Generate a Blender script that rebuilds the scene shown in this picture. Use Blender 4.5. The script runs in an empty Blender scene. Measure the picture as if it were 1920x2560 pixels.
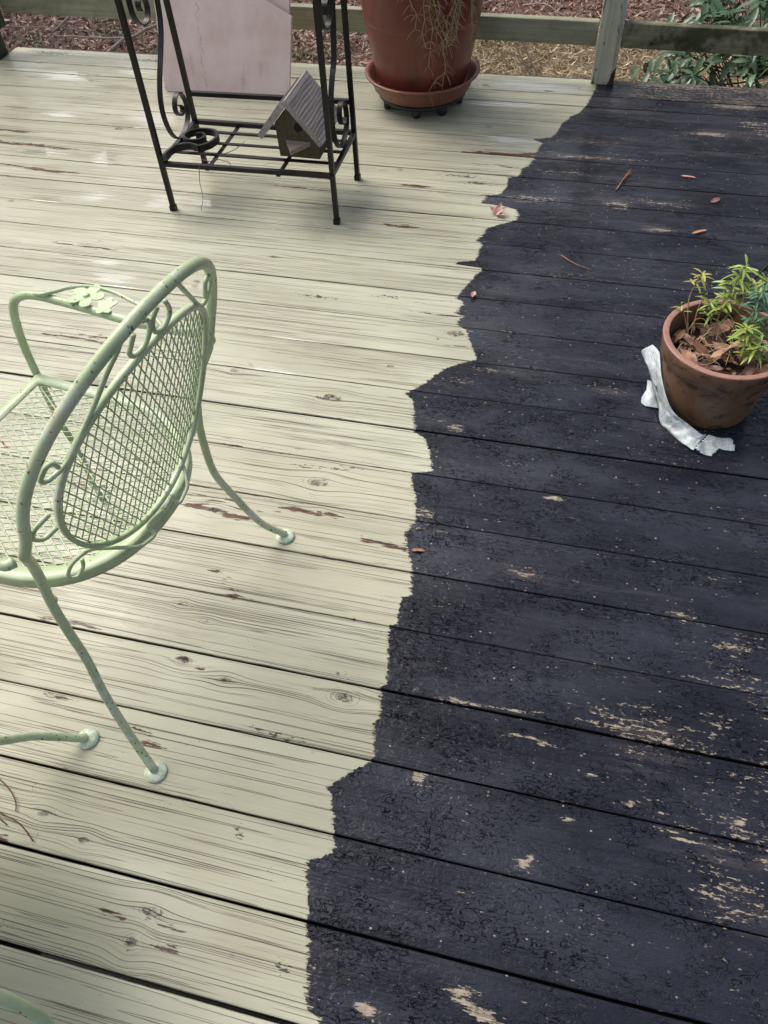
import bpy, math, random
import numpy as np
from mathutils import Vector, Matrix

random.seed(7)
RNG = np.random.default_rng(11)
R = math.radians
S = bpy.context.scene
COL = S.collection

# ------------------------------------------------------------------ camera
CAM_H = 1.4162
PITCH, ROLL, YAW = 0.8988, -0.0649, -0.2826
fw = Vector((math.sin(YAW) * math.cos(PITCH), math.cos(YAW) * math.cos(PITCH), -math.sin(PITCH)))
r0 = Vector((math.cos(YAW), -math.sin(YAW), 0))
u0 = r0.cross(fw)
cr = math.cos(ROLL) * r0 + math.sin(ROLL) * u0
cu = -math.sin(ROLL) * r0 + math.cos(ROLL) * u0
cd = bpy.data.cameras.new('camera')
cam = bpy.data.objects.new('camera', cd)
COL.objects.link(cam)
M = Matrix((cr, cu, -fw)).transposed().to_4x4()
M.translation = Vector((0, 0, CAM_H))
cam.matrix_world = M
cd.sensor_fit = 'VERTICAL'
cd.sensor_height = 24.0
cd.lens = 24.0 * 1930 / 2560
cd.clip_start = 0.02
cd.clip_end = 500
S.camera = cam

# ------------------------------------------------------------------ light
SUN_EL, SUN_AZ = 50.0, -62.0      # azimuth of the sun measured from +y towards +x
W = bpy.data.worlds.new('World')
S.world = W
W.use_nodes = True
wn = W.node_tree
wn.nodes.clear()
sky = wn.nodes.new('ShaderNodeTexSky')
sky.sky_type = 'NISHITA'
sky.sun_disc = False
sky.sun_elevation = R(SUN_EL)
sky.sun_rotation = R(SUN_AZ)
sky.air_density = 1.0
sky.dust_density = 6.0
sky.ozone_density = 1.0
hs = wn.nodes.new('ShaderNodeHueSaturation')
hs.inputs['Saturation'].default_value = 0.62
bg = wn.nodes.new('ShaderNodeBackground')
bg.inputs['Strength'].default_value = 0.13
wo = wn.nodes.new('ShaderNodeOutputWorld')
wn.links.new(sky.outputs[0], hs.inputs['Color'])
wn.links.new(hs.outputs[0], bg.inputs['Color'])
wn.links.new(bg.outputs[0], wo.inputs['Surface'])
sl = bpy.data.lights.new('sun', 'SUN')
sl.energy = 1.4
sl.angle = R(40)
sl.color = (1.0, 0.97, 0.92)
sun = bpy.data.objects.new('sun', sl)
COL.objects.link(sun)
sd = Vector((math.sin(R(SUN_AZ)) * math.cos(R(SUN_EL)), math.cos(R(SUN_AZ)) * math.cos(R(SUN_EL)), math.sin(R(SUN_EL))))
sun.rotation_euler = (-sd).to_track_quat('-Z', 'Y').to_euler()
S.view_settings.view_transform = 'Standard'
S.view_settings.look = 'None'
S.view_settings.gamma = 1.0
S.view_settings.use_curve_mapping = False
S.view_settings.exposure = 0.60
S.render.engine = 'CYCLES'
S.cycles.max_bounces = 6
S.cycles.use_denoising = True


# ------------------------------------------------------------------ node helper
class G:
    def __init__(s, name):
        s.mat = bpy.data.materials.new(name)
        s.mat.use_nodes = True
        s.nt = s.mat.node_tree
        s.b = s.nt.nodes['Principled BSDF']
        s.geo = None

    def n(s, t, **k):
        nd = s.nt.nodes.new(t)
        for a, v in k.items():
            setattr(nd, a, v)
        return nd

    def put(s, sock, v):
        if isinstance(v, bpy.types.NodeSocket):
            s.nt.links.new(v, sock)
        elif isinstance(v, (tuple, list)):
            v = tuple(v)
            if sock.type == 'RGBA' and len(v) == 3:
                v = v + (1,)
            sock.default_value = v
        else:
            if sock.type in ('RGBA',):
                v = (v, v, v, 1)
            elif sock.type == 'VECTOR':
                v = (v, v, v)
            sock.default_value = v

    def m(s, op, a, b=0.0, c=0.0, clamp=False):
        nd = s.n('ShaderNodeMath', operation=op, use_clamp=clamp)
        s.put(nd.inputs[0], a); s.put(nd.inputs[1], b); s.put(nd.inputs[2], c)
        return nd.outputs[0]

    def add(s, a, b): return s.m('ADD', a, b)
    def sub(s, a, b): return s.m('SUBTRACT', a, b)
    def mul(s, a, b): return s.m('MULTIPLY', a, b)
    def mad(s, a, b, c): return s.m('MULTIPLY_ADD', a, b, c)
    def mx(s, a, b): return s.m('MAXIMUM', a, b)

    def ss(s, x, lo, hi, a=0.0, b=1.0):
        nd = s.n('ShaderNodeMapRange', interpolation_type='SMOOTHSTEP')
        s.put(nd.inputs[0], x); s.put(nd.inputs[1], lo); s.put(nd.inputs[2], hi)
        s.put(nd.inputs[3], a); s.put(nd.inputs[4], b)
        return nd.outputs[0]

    def xyz(s, x, y, z):
        nd = s.n('ShaderNodeCombineXYZ')
        s.put(nd.inputs[0], x); s.put(nd.inputs[1], y); s.put(nd.inputs[2], z)
        return nd.outputs[0]

    def sep(s, v):
        nd = s.n('ShaderNodeSeparateXYZ'); s.put(nd.inputs[0], v)
        return nd.outputs

    def noise(s, v, scale=1.0, detail=2.0, rough=0.5, dist=0.0, col=False):
        nd = s.n('ShaderNodeTexNoise')
        s.put(nd.inputs['Vector'], v); s.put(nd.inputs['Scale'], scale)
        s.put(nd.inputs['Detail'], detail); s.put(nd.inputs['Roughness'], rough); s.put(nd.inputs['Distortion'], dist)
        return nd.outputs['Color' if col else 'Fac']

    def vor(s, v, scale=1.0, feature='F1', rnd=1.0):
        nd = s.n('ShaderNodeTexVoronoi', feature=feature)
        s.put(nd.inputs['Vector'], v); s.put(nd.inputs['Scale'], scale); s.put(nd.inputs['Randomness'], rnd)
        return nd.outputs

    def mix(s, f, a, b, blend='MIX'):
        nd = s.n('ShaderNodeMix', data_type='RGBA', blend_type=blend)
        s.put(nd.inputs[0], f); s.put(nd.inputs[6], a); s.put(nd.inputs[7], b)
        return nd.outputs[2]

    def mixf(s, f, a, b):
        nd = s.n('ShaderNodeMix', data_type='FLOAT')
        s.put(nd.inputs[0], f); s.put(nd.inputs[2], a); s.put(nd.inputs[3], b)
        return nd.outputs[0]

    def ramp(s, f, stops):
        nd = s.n('ShaderNodeValToRGB')
        el = nd.color_ramp.elements
        while len(el) < len(stops):
            el.new(0.5)
        for e, (p, c) in zip(el, stops):
            e.position = p; e.color = tuple(c) + (1,) if len(c) == 3 else c
        s.put(nd.inputs[0], f)
        return nd.outputs[0]

    def attr(s, name):
        nd = s.n('ShaderNodeAttribute', attribute_name=name)
        return nd.outputs['Fac']

    def pos(s):
        if s.geo is None:
            s.geo = s.n('ShaderNodeNewGeometry')
        return s.geo.outputs['Position']

    def obj(s):
        return s.n('ShaderNodeTexCoord').outputs['Object']

    def rnd(s):
        return s.n('ShaderNodeObjectInfo').outputs['Random']

    def bump(s, h, strength=0.5, dist=0.002, normal=None):
        nd = s.n('ShaderNodeBump')
        s.put(nd.inputs['Strength'], strength); s.put(nd.inputs['Distance'], dist); s.put(nd.inputs['Height'], h)
        if normal is not None:
            s.put(nd.inputs['Normal'], normal)
        return nd.outputs[0]

    def out(s, color=None, rough=None, normal=None, metal=None, spec=None, **k):
        if color is not None: s.put(s.b.inputs['Base Color'], color)
        if rough is not None: s.put(s.b.inputs['Roughness'], rough)
        if normal is not None: s.put(s.b.inputs['Normal'], normal)
        if metal is not None: s.put(s.b.inputs['Metallic'], metal)
        if spec is not None: s.put(s.b.inputs['Specular IOR Level'], spec)
        for a, v in k.items():
            s.put(s.b.inputs[a], v)
        return s.mat


# ------------------------------------------------------------------ deck paint
def deck_material():
    g = G('weathered deck paint')
    x, y, z = g.sep(g.pos())
    seed = g.attr('seed'); warp = g.attr('warp'); kd = g.attr('kd')
    dsd = g.attr('dsd'); red = g.attr('red'); grime = g.attr('grime'); pale = g.attr('pale'); edge = g.attr('edge')
    gx = g.mad(seed, 5.7, x)
    yy = g.add(y, warp)
    sd = g.mul(seed, 3.1)
    # ring lines that run along the board and bend round the knots
    rip = g.noise(g.xyz(g.mul(gx, 2.3), g.mul(yy, 60.0), g.add(sd, 6.0)), 1.0, 3.0, 0.6)
    area = g.noise(g.xyz(g.mul(gx, 1.1), g.mul(y, 9.0), g.add(sd, 4.0)), 1.0, 2.0, 0.5)
    def isoline(fx, fy, off, lev, w0, w1):
        n0 = g.noise(g.xyz(g.mul(gx, fx), g.mul(yy, fy), g.add(sd, off)), 1.0, 2.0, 0.55)
        n1 = g.noise(g.xyz(g.mul(gx, fx), g.mul(g.add(yy, 0.0004), fy), g.add(sd, off)), 1.0, 2.0, 0.55)
        gr = g.add(g.mul(g.m('ABSOLUTE', g.sub(n1, n0)), 2500.0), 0.5)
        k_ = fy * 0.085
        return g.mul(g.ss(g.m('DIVIDE', g.m('ABSOLUTE', g.sub(n0, lev)), gr), w1, w0), g.ss(gr, k_, k_ * 2.2))
    nA = None
    wA = g.ss(rip, 0.40, 0.68, 0.00035, 0.0010)
    lA = g.mul(isoline(0.42, 42.0, 0.0, 0.5, g.mul(wA, 0.5), wA), g.ss(rip, 0.32, 0.38))
    lC = g.mul(isoline(0.60, 70.0, 3.7, 0.53, 0.00025, 0.00060), g.ss(rip, 0.44, 0.50))
    lB = g.mul(isoline(0.80, 130.0, 1.5, 0.5, 0.0002, 0.00055), g.ss(g.add(rip, g.mul(g.sub(area, 0.5), 0.9)), 0.50, 0.60))
    crack = g.mx(g.mx(lA, g.mul(lC, 0.85)), g.mul(lB, 0.35))
    # fine ridges
    wob2 = g.noise(g.xyz(g.mul(gx, 1.5), g.mul(yy, 22.0), sd), 1.0, 2.0, 0.5)
    fine = g.m('SINE', g.add(g.mul(yy, 1500.0), g.mul(wob2, 38.0)))
    streak = g.noise(g.xyz(g.mul(gx, 3.0), g.mul(yy, 230.0), sd), 1.0, 3.0, 0.65)
    fcrack = g.ss(g.noise(g.xyz(g.mul(gx, 1.6), g.mul(yy, 420.0), g.add(sd, 9.0)), 1.0, 2.0, 0.6), 0.63, 0.72)
    fcrack = g.mul(fcrack, g.ss(area, 0.34, 0.60, 0.15, 1.0))
    low = g.noise(g.xyz(g.mul(gx, 1.6), g.mul(y, 5.0), sd), 1.0, 4.0, 0.6)
    big = g.noise(g.xyz(x, y, 0.0), 2.3, 3.0, 0.55)
    micro = g.noise(g.pos(), 420.0, 2.0, 0.6)
    # ---------------- cream paint
    cream = g.mix(g.ss(low, 0.3, 0.7), (0.356, 0.352, 0.254), (0.480, 0.480, 0.362))
    cream = g.mix(g.mul(g.ss(streak, 0.30, 0.75), 0.25), cream, (0.57, 0.575, 0.47))
    cream = g.mix(g.mul(g.ss(big, 0.50, 0.75), 0.35), cream, (0.29, 0.27, 0.19))
    cream = g.mix(g.ss(g.m('FRACT', g.mul(seed, 7.77)), 0.0, 1.0, 0.0, 0.30), cream, (0.33, 0.305, 0.205))
    # knots
    kn = g.add(kd, g.mul(g.sub(g.noise(g.pos(), 90.0, 3.0, 0.6), 0.5), 0.7))
    kmask = g.mul(g.ss(kn, 1.05, 0.55), g.ss(g.noise(g.pos(), 38.0, 3.0, 0.6), 0.34, 0.60))
    krim = g.mul(g.ss(g.m('ABSOLUTE', g.sub(kn, 0.85)), 0.30, 0.06), g.ss(g.noise(g.pos(), 42.0, 3.0), 0.50, 0.62))
    kv = g.vor(g.xyz(g.mul(x, 0.8), g.mul(y, 1.6), 0.0), 190.0, 'DISTANCE_TO_EDGE')[0]
    kcr = g.mul(g.ss(kv, 0.09, 0.02), g.mul(g.ss(kn, 1.0, 0.6), g.ss(g.noise(g.pos(), 70.0, 2.0), 0.46, 0.58)))
    ringc = g.mul(g.ss(g.m('SINE', g.add(g.mul(kd, 13.0), g.mul(low, 9.0))), 0.80, 0.98), g.mul(g.mul(g.ss(kd, 2.3, 1.2), g.ss(kd, 0.3, 0.7)), g.ss(g.noise(g.pos(), 34.0, 2.0), 0.46, 0.62)))
    cream = g.mix(g.mul(kmask, 0.60), cream, (0.13, 0.095, 0.065))
    # chips down to old red stain
    chn = g.noise(g.xyz(g.mul(gx, 13.0), g.mul(yy, 125.0), sd), 1.0, 5.0, 0.72)
    clus = g.noise(g.xyz(g.mul(gx, 1.7), g.mul(y, 6.0), g.add(sd, 2.0)), 1.0, 1.0)
    chv = g.add(chn, g.add(g.mul(red, 0.285), g.mul(g.sub(clus, 0.5), 0.72)))
    chv = g.add(chv, g.mul(g.ss(edge, 0.010, 0.0), 0.05))
    chip = g.ss(chv, 0.752, 0.772)
    lip = g.mul(g.ss(chv, 0.722, 0.755), g.sub(1.0, chip))
    redc = g.mix(g.noise(g.pos(), 130.0, 2.0), (0.040, 0.018, 0.012), (0.150, 0.058, 0.036))
    spn = g.noise(g.xyz(g.mul(gx, 22.0), g.mul(yy, 200.0), g.add(sd, 5.0)), 1.0, 4.0, 0.7)
    spl_ = g.add(g.attr('split'), g.mul(g.sub(spn, 0.5), 2.4))
    split_red = g.mul(g.ss(spl_, 0.62, 0.74), g.ss(g.attr('split'), 0.02, 0.10))
    split_blk = g.mul(g.ss(spl_, 0.86, 0.98), g.ss(g.attr('split'), 0.02, 0.10))
    # mildew and grime specks
    sp = g.vor(g.xyz(g.mul(x, 0.7), g.mul(y, 1.25), seed), 150.0)
    spot = g.ss(g.sub(sp[0], g.mul(g.sub(g.noise(g.xyz(gx, y, 1.0), 16.0, 2.0), 0.565), 0.9)), 0.10, 0.04)
    spot = g.mul(spot, g.ss(g.noise(g.xyz(gx, y, 3.0), 5.0, 2.0), 0.44, 0.6))
    gsp = g.ss(g.add(g.noise(g.xyz(g.mul(x, 55.0), g.mul(y, 170.0), 2.0), 1.0, 3.0, 0.7), g.mul(grime, 0.30)), 0.735, 0.79)
    col = g.mix(g.mul(fcrack, 0.10), cream, (0.10, 0.078, 0.056))
    col = g.mix(g.mul(g.add(ringc, krim), 0.8), col, (0.09, 0.062, 0.042))
    col = g.mix(g.mul(crack, 0.90), col, (0.045, 0.027, 0.018))
    col = g.mix(g.mul(lip, 0.35), col, (0.50, 0.49, 0.41))
    col = g.mix(g.mx(chip, split_red), col, redc)
    col = g.mix(split_blk, col, (0.020, 0.013, 0.010))
    col = g.mix(g.mx(kcr, g.mx(g.mul(spot, 0.85), g.mul(gsp, 0.9))), col, (0.025, 0.021, 0.018))
    dirt = g.ss(g.add(g.add(edge, 0.0022), g.mul(g.sub(g.noise(g.xyz(g.mul(gx, 14.0), y, sd), 1.0, 3.0, 0.6), 0.5), 0.006)), 0.0048, 0.0012)
    side = g.ss(z, -0.0022, -0.005)
    col = g.mix(g.mul(dirt, g.ss(streak, 0.3, 0.6, 0.35, 0.9)), col, (0.045, 0.032, 0.022))
    # ---------------- dark paint
    dn = g.noise(g.xyz(g.mul(gx, 3.0), g.mul(y, 9.0), sd), 1.0, 4.0, 0.6)
    dark = g.mix(g.ss(dn, 0.35, 0.7), (0.0092, 0.0108, 0.0185), (0.0235, 0.0265, 0.0395))
    thin = g.ss(g.add(g.noise(g.xyz(g.mul(gx, 2.0), g.mul(y, 16.0), g.add(sd, 7.0)), 1.0, 4.0, 0.65), g.add(g.mul(pale, 0.16), g.ss(y, 2.0, 3.3, 0.0, 0.10))), 0.60, 0.80)
    dark = g.mix(g.mul(thin, 0.45), dark, (0.095, 0.083, 0.088))
    wear = g.noise(g.xyz(g.mul(gx, 75.0), g.mul(yy, 190.0), sd), 1.0, 5.0, 0.75)
    wear2 = g.noise(g.xyz(g.mul(gx, 11.0), g.mul(yy, 90.0), g.add(sd, 3.0)), 1.0, 4.0, 0.7)
    wv = g.add(g.mul(wear, 0.62), g.add(g.mul(wear2, 0.38), g.mul(pale, 0.098)))
    wv = g.add(wv, g.mul(g.sub(g.noise(g.xyz(gx, y, 5.0), 3.0, 2.0), 0.5), 0.16))
    sqn = g.noise(g.xyz(g.mul(x, 0.55), y, seed), 75.0, 2.0, 0.55, 1.2)
    sq = g.ss(g.m('ABSOLUTE', g.sub(sqn, 0.5)), 0.030, 0.006)
    sq = g.mul(sq, g.ss(g.noise(g.xyz(x, g.mul(y, 1.6), 6.0), 8.0, 5.0, 0.68), 0.43, 0.57))
    wb = g.add(g.noise(g.xyz(g.mul(gx, 26.0), g.mul(yy, 120.0), g.add(sd, 8.0)), 1.0, 5.0, 0.75), g.mul(g.attr('bold'), 0.31))
    bare = g.mx(g.ss(wv, 0.615, 0.645), g.ss(wb, 0.72, 0.75))
    dv = g.vor(g.xyz(gx, g.mul(y, 1.3), seed), 60.0)
    dots = g.mul(g.ss(g.add(dv[0], g.mul(g.sub(micro, 0.5), 0.1)), 0.16, 0.08), g.ss(g.sep(dv[1])[0], 0.84, 0.86))
    barec = g.mix(g.noise(g.pos(), 75.0, 3.0), (0.16, 0.115, 0.088), (0.46, 0.41, 0.32))
    dark = g.mix(g.mx(bare, dots), dark, barec)
    dark = g.mix(g.mul(crack, 0.35), dark, (0.006, 0.005, 0.004))
    dark = g.mix(g.mul(sq, 0.85), dark, (0.0025, 0.002, 0.002))
    dark = g.mix(g.mul(dirt, 0.75), dark, (0.008, 0.006, 0.005))
    # boundary with brushed, bristly edge
    br = g.noise(g.xyz(g.mul(x, 9.0), g.mul(y, 200.0), sd), 1.0, 3.0, 0.7)
    bra = g.ss(g.noise(g.xyz(x, y, 2.0), 6.0, 2.0), 0.42, 0.62, 0.014, 0.060)
    br2 = g.noise(g.xyz(g.mul(x, 120.0), g.mul(y, 120.0), 0.0), 1.0, 3.0, 0.6)
    dd = g.add(dsd, g.add(g.mul(g.sub(br, 0.5), bra), g.mul(g.sub(br2, 0.5), 0.022)))
    dk = g.ss(dd, -0.0022, 0.0022)
    splat = g.vor(g.xyz(x, y, 3.0), 26.0)
    spl = g.mul(g.ss(splat[0], 0.13, 0.09), g.mul(g.ss(g.sep(splat[1])[0], 0.86, 0.88), g.ss(dsd, -0.16, -0.05)))
    dk = g.mx(dk, spl)
    col = g.mix(dk, col, dark)
    col = g.mix(side, col, (0.012, 0.009, 0.006))
    # ---------------- gloss: a film of water in patches
    wn_ = g.noise(g.xyz(g.mul(gx, 4.0), g.mul(yy, 105.0), sd), 1.0, 5.0, 0.68)
    wet = g.mul(g.ss(g.add(g.mul(g.attr('wetp'), 0.85), g.mul(g.sub(wn_, 0.5), 3.4)), 0.46, 0.66), g.ss(g.attr('wetp'), 0.08, 0.22))
    damp = g.ss(g.noise(g.xyz(x, g.mul(y, 2.2), 0.0), 1.7, 3.0, 0.55), 0.42, 0.66)
    wet = g.mixf(dk, wet, damp)
    rc = g.mixf(wet, g.mixf(damp, 0.44, 0.27), 0.06)
    rd = g.mixf(wet, g.ss(dn, 0.3, 0.7, 0.22, 0.34), 0.13)
    rough = g.mixf(dk, rc, rd)
    rough = g.mixf(g.mx(g.mul(chip, g.sub(1.0, dk)), g.mul(g.mx(bare, dots), dk)), rough, 0.55)
    # ---------------- relief
    wr = g.noise(g.xyz(g.mul(x, 0.35), y, seed), 120.0, 2.0, 0.55, 0.4)
    wr2 = g.noise(g.xyz(g.mul(x, 0.6), y, seed), 80.0, 3.0, 0.6, 0.8)
    pit = g.mul(g.ss(g.noise(g.xyz(g.mul(x, 0.5), y, seed), 170.0, 2.0, 0.6, 0.9), 0.62, 0.70), g.ss(g.noise(g.xyz(x, y, 8.0), 9.0, 4.0, 0.65), 0.44, 0.64))
    hc = g.add(g.mul(streak, 0.07), g.mul(low, 0.06))
    hc = g.sub(hc, g.add(g.mul(crack, 0.30), g.add(g.mul(fcrack, 0.08), g.add(g.mul(kcr, 0.9), g.mul(g.mx(chip, split_red), 0.6)))))
    hd = g.add(g.mul(wr, 0.8), g.add(g.mul(wr2, 1.3), g.mul(streak, 0.25)))
    hd = g.sub(hd, g.add(g.mul(crack, 0.4), g.add(g.mul(pit, 1.0), g.add(g.mul(sq, 1.6), g.mul(bare, 0.6)))))
    h = g.mixf(dk, hc, g.add(hd, 0.55))
    st = g.mixf(dk, g.mixf(wet, 0.66, 0.12), g.mixf(wet, 0.62, 0.42))
    nm = g.bump(h, st, 0.0022)
    spec = g.mixf(dk, g.mixf(wet, g.mixf(damp, 0.26, 0.42), 0.9), g.mixf(g.mx(sq, g.mul(pit, .6)), g.mixf(damp, 0.22, 0.40), 0.03))
    spec = g.mixf(side, spec, 0.05)
    cw = g.mixf(dk, wet, g.mul(damp, 0.22))
    return g.out(col, rough, nm, spec=spec, **{'Coat Weight': cw, 'Coat Roughness': g.mixf(dk, 0.03, 0.10), 'Coat IOR': 1.4})


DECK = deck_material()


def wood_material(name, c1, c2, cd_, along=0, scale=1.0, moss=0.0, rough=0.7, flake=None):
    """grain along an object axis; optional flaking paint colour and green-black moss"""
    g = G(name)
    p = g.sep(g.obj())
    a = p[along]; b = p[(along + 1) % 3]; c = p[(along + 2) % 3]
    v = g.xyz(g.mul(a, 2.0 * scale), g.mul(b, 60.0 * scale), g.mul(c, 60.0 * scale))
    n1 = g.noise(v, 1.0, 4.0, 0.65)
    n2 = g.noise(g.obj(), 6.0 * scale, 4.0, 0.6)
    col = g.mix(g.ss(n1, 0.3, 0.7), c1, c2)
    col = g.mix(g.mul(g.ss(n1, 0.60, 0.70), 0.75), col, cd_)
    if flake:
        fl = g.ss(g.add(g.noise(g.xyz(g.mul(a, 12.0), g.mul(b, 70.0), g.mul(c, 70.0)), 1.0, 4.0, 0.7), g.mul(g.sub(n2, 0.5), 0.5)), 0.60, 0.64)
        col = g.mix(fl, col, flake)
    if moss:
        ms = g.mul(g.ss(g.add(n2, g.mul(g.noise(g.obj(), 40.0, 3.0), 0.3)), 0.55, 0.80), moss)
        col = g.mix(ms, col, (0.045, 0.050, 0.018))
        col = g.mix(g.mul(g.ss(g.noise(g.obj(), 14.0, 4.0, 0.7), 0.55, 0.75), moss), col, (0.02, 0.018, 0.013))
    return g.out(col, rough, g.bump(n1, 0.5, 0.002))


RAIL_PAINT = wood_material('pale green painted rail', (0.22, 0.22, 0.145), (0.34, 0.34, 0.24), (0.075, 0.07, 0.045), 0, 1.0, 0.30, 0.6)
RAIL_MOSS = wood_material('mossy rail', (0.16, 0.148, 0.085), (0.28, 0.265, 0.17), (0.05, 0.042, 0.025), 0, 1.0, 1.0, 0.7)
POST_PAINT = wood_material('flaking painted post', (0.42, 0.415, 0.30), (0.60, 0.585, 0.44), (0.13, 0.12, 0.085), 2, 1.0, 0.12, 0.65, (0.08, 0.065, 0.045))
POST_DARK = wood_material('mossy dark post', (0.035, 0.050, 0.025), (0.075, 0.095, 0.05), (0.015, 0.02, 0.01), 2, 1.0, 0.5, 0.8)
ROT = wood_material('rotten wood', (0.055, 0.018, 0.010), (0.11, 0.04, 0.022), (0.012, 0.008, 0.006), 2, 1.2, 0, 0.9)
JOIST = wood_material('old joist', (0.05, 0.04, 0.03), (0.09, 0.075, 0.055), (0.02, 0.015, 0.01), 1, 1.0, 0, 0.9)
BH_ROOF = wood_material('weathered grey cedar', (0.20, 0.172, 0.160), (0.38, 0.335, 0.315), (0.06, 0.045, 0.038), 1, 1.4, 0, 0.8)
BH_WALL = wood_material('damp brown cedar', (0.045, 0.030, 0.016), (0.085, 0.058, 0.033), (0.018, 0.015, 0.008), 2, 1.3, 0.4, 0.75)
BH_PERCH = wood_material('brown wooden wedge', (0.20, 0.155, 0.12), (0.31, 0.25, 0.20), (0.08, 0.06, 0.045), 0, 1.5, 0, 0.75)


# ------------------------------------------------------------------ mesh helpers
def mesh(name, v, f, mat=None, smooth=True, attrs=None):
    me = bpy.data.meshes.new(name)
    me.from_pydata([tuple(p) for p in v], [], [tuple(q) for q in f])
    if mat:
        me.materials.append(mat)
    if smooth:
        me.shade_smooth()
    if attrs:
        for k, a in attrs.items():
            at = me.attributes.new(k, 'FLOAT', 'POINT')
            at.data.foreach_set('value', np.asarray(a, dtype=np.float32))
    me.update()
    return me


def link(name, me, parent=None, label=None, cat=None, kind=None, group=None, loc=None):
    o = bpy.data.objects.new(name, me)
    COL.objects.link(o)
    if parent:
        o.parent = parent
    if loc is not None:
        o.location = loc
    tag(o, label, cat, kind, group)
    return o


def tag(o, label=None, cat=None, kind=None, group=None):
    if label: o['label'] = label
    if cat: o['category'] = cat
    if kind: o['kind'] = kind
    if group: o['group'] = group
    return o


def thing(name, label, cat, loc=(0, 0, 0), rot=0.0, group=None):
    o = link(name, None, None, label, cat, None, group, loc)
    o.rotation_euler = (0, 0, rot)
    o.empty_display_size = 0.05
    return o


class MB:
    def __init__(s):
        s.v = []; s.f = []

    def raw(s, v, f):
        o = len(s.v)
        s.v += [tuple(p) for p in v]
        s.f += [tuple(i + o for i in q) for q in f]
        return s

    def box(s, x0, x1, y0, y1, z0, z1, bev=0.0):
        if bev <= 0:
            v = [(x, y, z) for x in (x0, x1) for y in (y0, y1) for z in (z0, z1)]
            return s.raw(v, [(0, 1, 3, 2), (4, 6, 7, 5), (0, 4, 5, 1), (2, 3, 7, 6), (0, 2, 6, 4), (1, 5, 7, 3)])
        import bmesh
        bm = bmesh.new()
        bmesh.ops.create_cube(bm, size=1.0)
        for p in bm.verts:
            p.co = Vector(((x0 + x1) / 2 + p.co.x * (x1 - x0), (y0 + y1) / 2 + p.co.y * (y1 - y0), (z0 + z1) / 2 + p.co.z * (z1 - z0)))
        bmesh.ops.bevel(bm, geom=bm.edges[:], offset=bev, segments=2, profile=0.6, affect='EDGES')
        bm.verts.index_update()
        v = [p.co[:] for p in bm.verts]; f = [[q.index for q in fc.verts] for fc in bm.faces]
        bm.free()
        return s.raw(v, f)

    def tube(s, path, r, sides=10, closed=False, caps=True, flat=None, up=None):
        """sweep along a polyline; r may be a list; flat=(w,h) sweeps a rectangle instead of a circle"""
        P = [Vector(p) for p in path]
        n = len(P)
        rr = r if isinstance(r, (list, tuple)) else [r] * n
        T = []
        for i in range(n):
            a = P[(i - 1) % n] if (closed or i > 0) else P[i]
            b = P[(i + 1) % n] if (closed or i < n - 1) else P[i]
            t = (b - a)
            T.append(t.normalized() if t.length > 1e-9 else Vector((0, 0, 1)))
        nrm = Vector(up) if up else (Vector((0, 0, 1)) if abs(T[0].z) < 0.9 else Vector((1, 0, 0)))
        nrm = (nrm - nrm.dot(T[0]) * T[0]).normalized()
        o = len(s.v)
        sec = None
        if flat:
            w, h = flat
            sec = [(-w, -h), (w, -h), (w, h), (-w, h)]
            sides = 4
        for i in range(n):
            t = T[i]
            if up:
                q = Vector(up); nn = q - q.dot(t) * t
                if nn.length > 1e-4: nrm = nn.normalized()
            else:
                nn = nrm - nrm.dot(t) * t
                if nn.length > 1e-6: nrm = nn.normalized()
            bi = t.cross(nrm)
            for k in range(sides):
                if flat:
                    c = P[i] + bi * sec[k][0] + nrm * sec[k][1]
                else:
                    a = 2 * math.pi * k / sides
                    c = P[i] + (nrm * math.cos(a) + bi * math.sin(a)) * rr[i]
                s.v.append(c[:])
        for i in range(n if closed else n - 1):
            j = (i + 1) % n
            for k in range(sides):
                k2 = (k + 1) % sides
                s.f.append((o + i * sides + k, o + i * sides + k2, o + j * sides + k2, o + j * sides + k))
        if caps and not closed:
            s.f.append(tuple(o + k for k in reversed(range(sides))))
            s.f.append(tuple(o + (n - 1) * sides + k for k in range(sides)))
        return s

    def lathe(s, prof, seg=48, c=(0, 0, 0), wob=0.0):
        o = len(s.v)
        m = len(prof)
        for i in range(seg):
            a = 2 * math.pi * i / seg
            for r, z in prof:
                q = r * (1 + wob * math.sin(3 * a + z * 20))
                s.v.append((c[0] + q * math.cos(a), c[1] + q * math.sin(a), c[2] + z))
        for i in range(seg):
            j = (i + 1) % seg
            for k in range(m - 1):
                s.f.append((o + i * m + k, o + j * m + k, o + j * m + k + 1, o + i * m + k + 1))
        return s

    def build(s, name, mat, parent=None, smooth=True, **k):
        return link(name, mesh(name, s.v, s.f, mat, smooth), parent, **k)


def spline(pts, sub=6, closed=False):
    P = [Vector(p) for p in pts]
    n = len(P)
    out = []
    for i in range(n if closed else n - 1):
        if closed:
            p0, p1, p2, p3 = P[(i - 1) % n], P[i], P[(i + 1) % n], P[(i + 2) % n]
        else:
            p0, p1, p2, p3 = P[max(i - 1, 0)], P[i], P[i + 1], P[min(i + 2, n - 1)]
        for k in range(sub):
            t = k / sub
            out.append(0.5 * ((2 * p1) + (-p0 + p2) * t + (2 * p0 - 5 * p1 + 4 * p2 - p3) * t * t + (-p0 + 3 * p1 - 3 * p2 + p3) * t ** 3))
    if not closed:
        out.append(P[-1])
    return out


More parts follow.
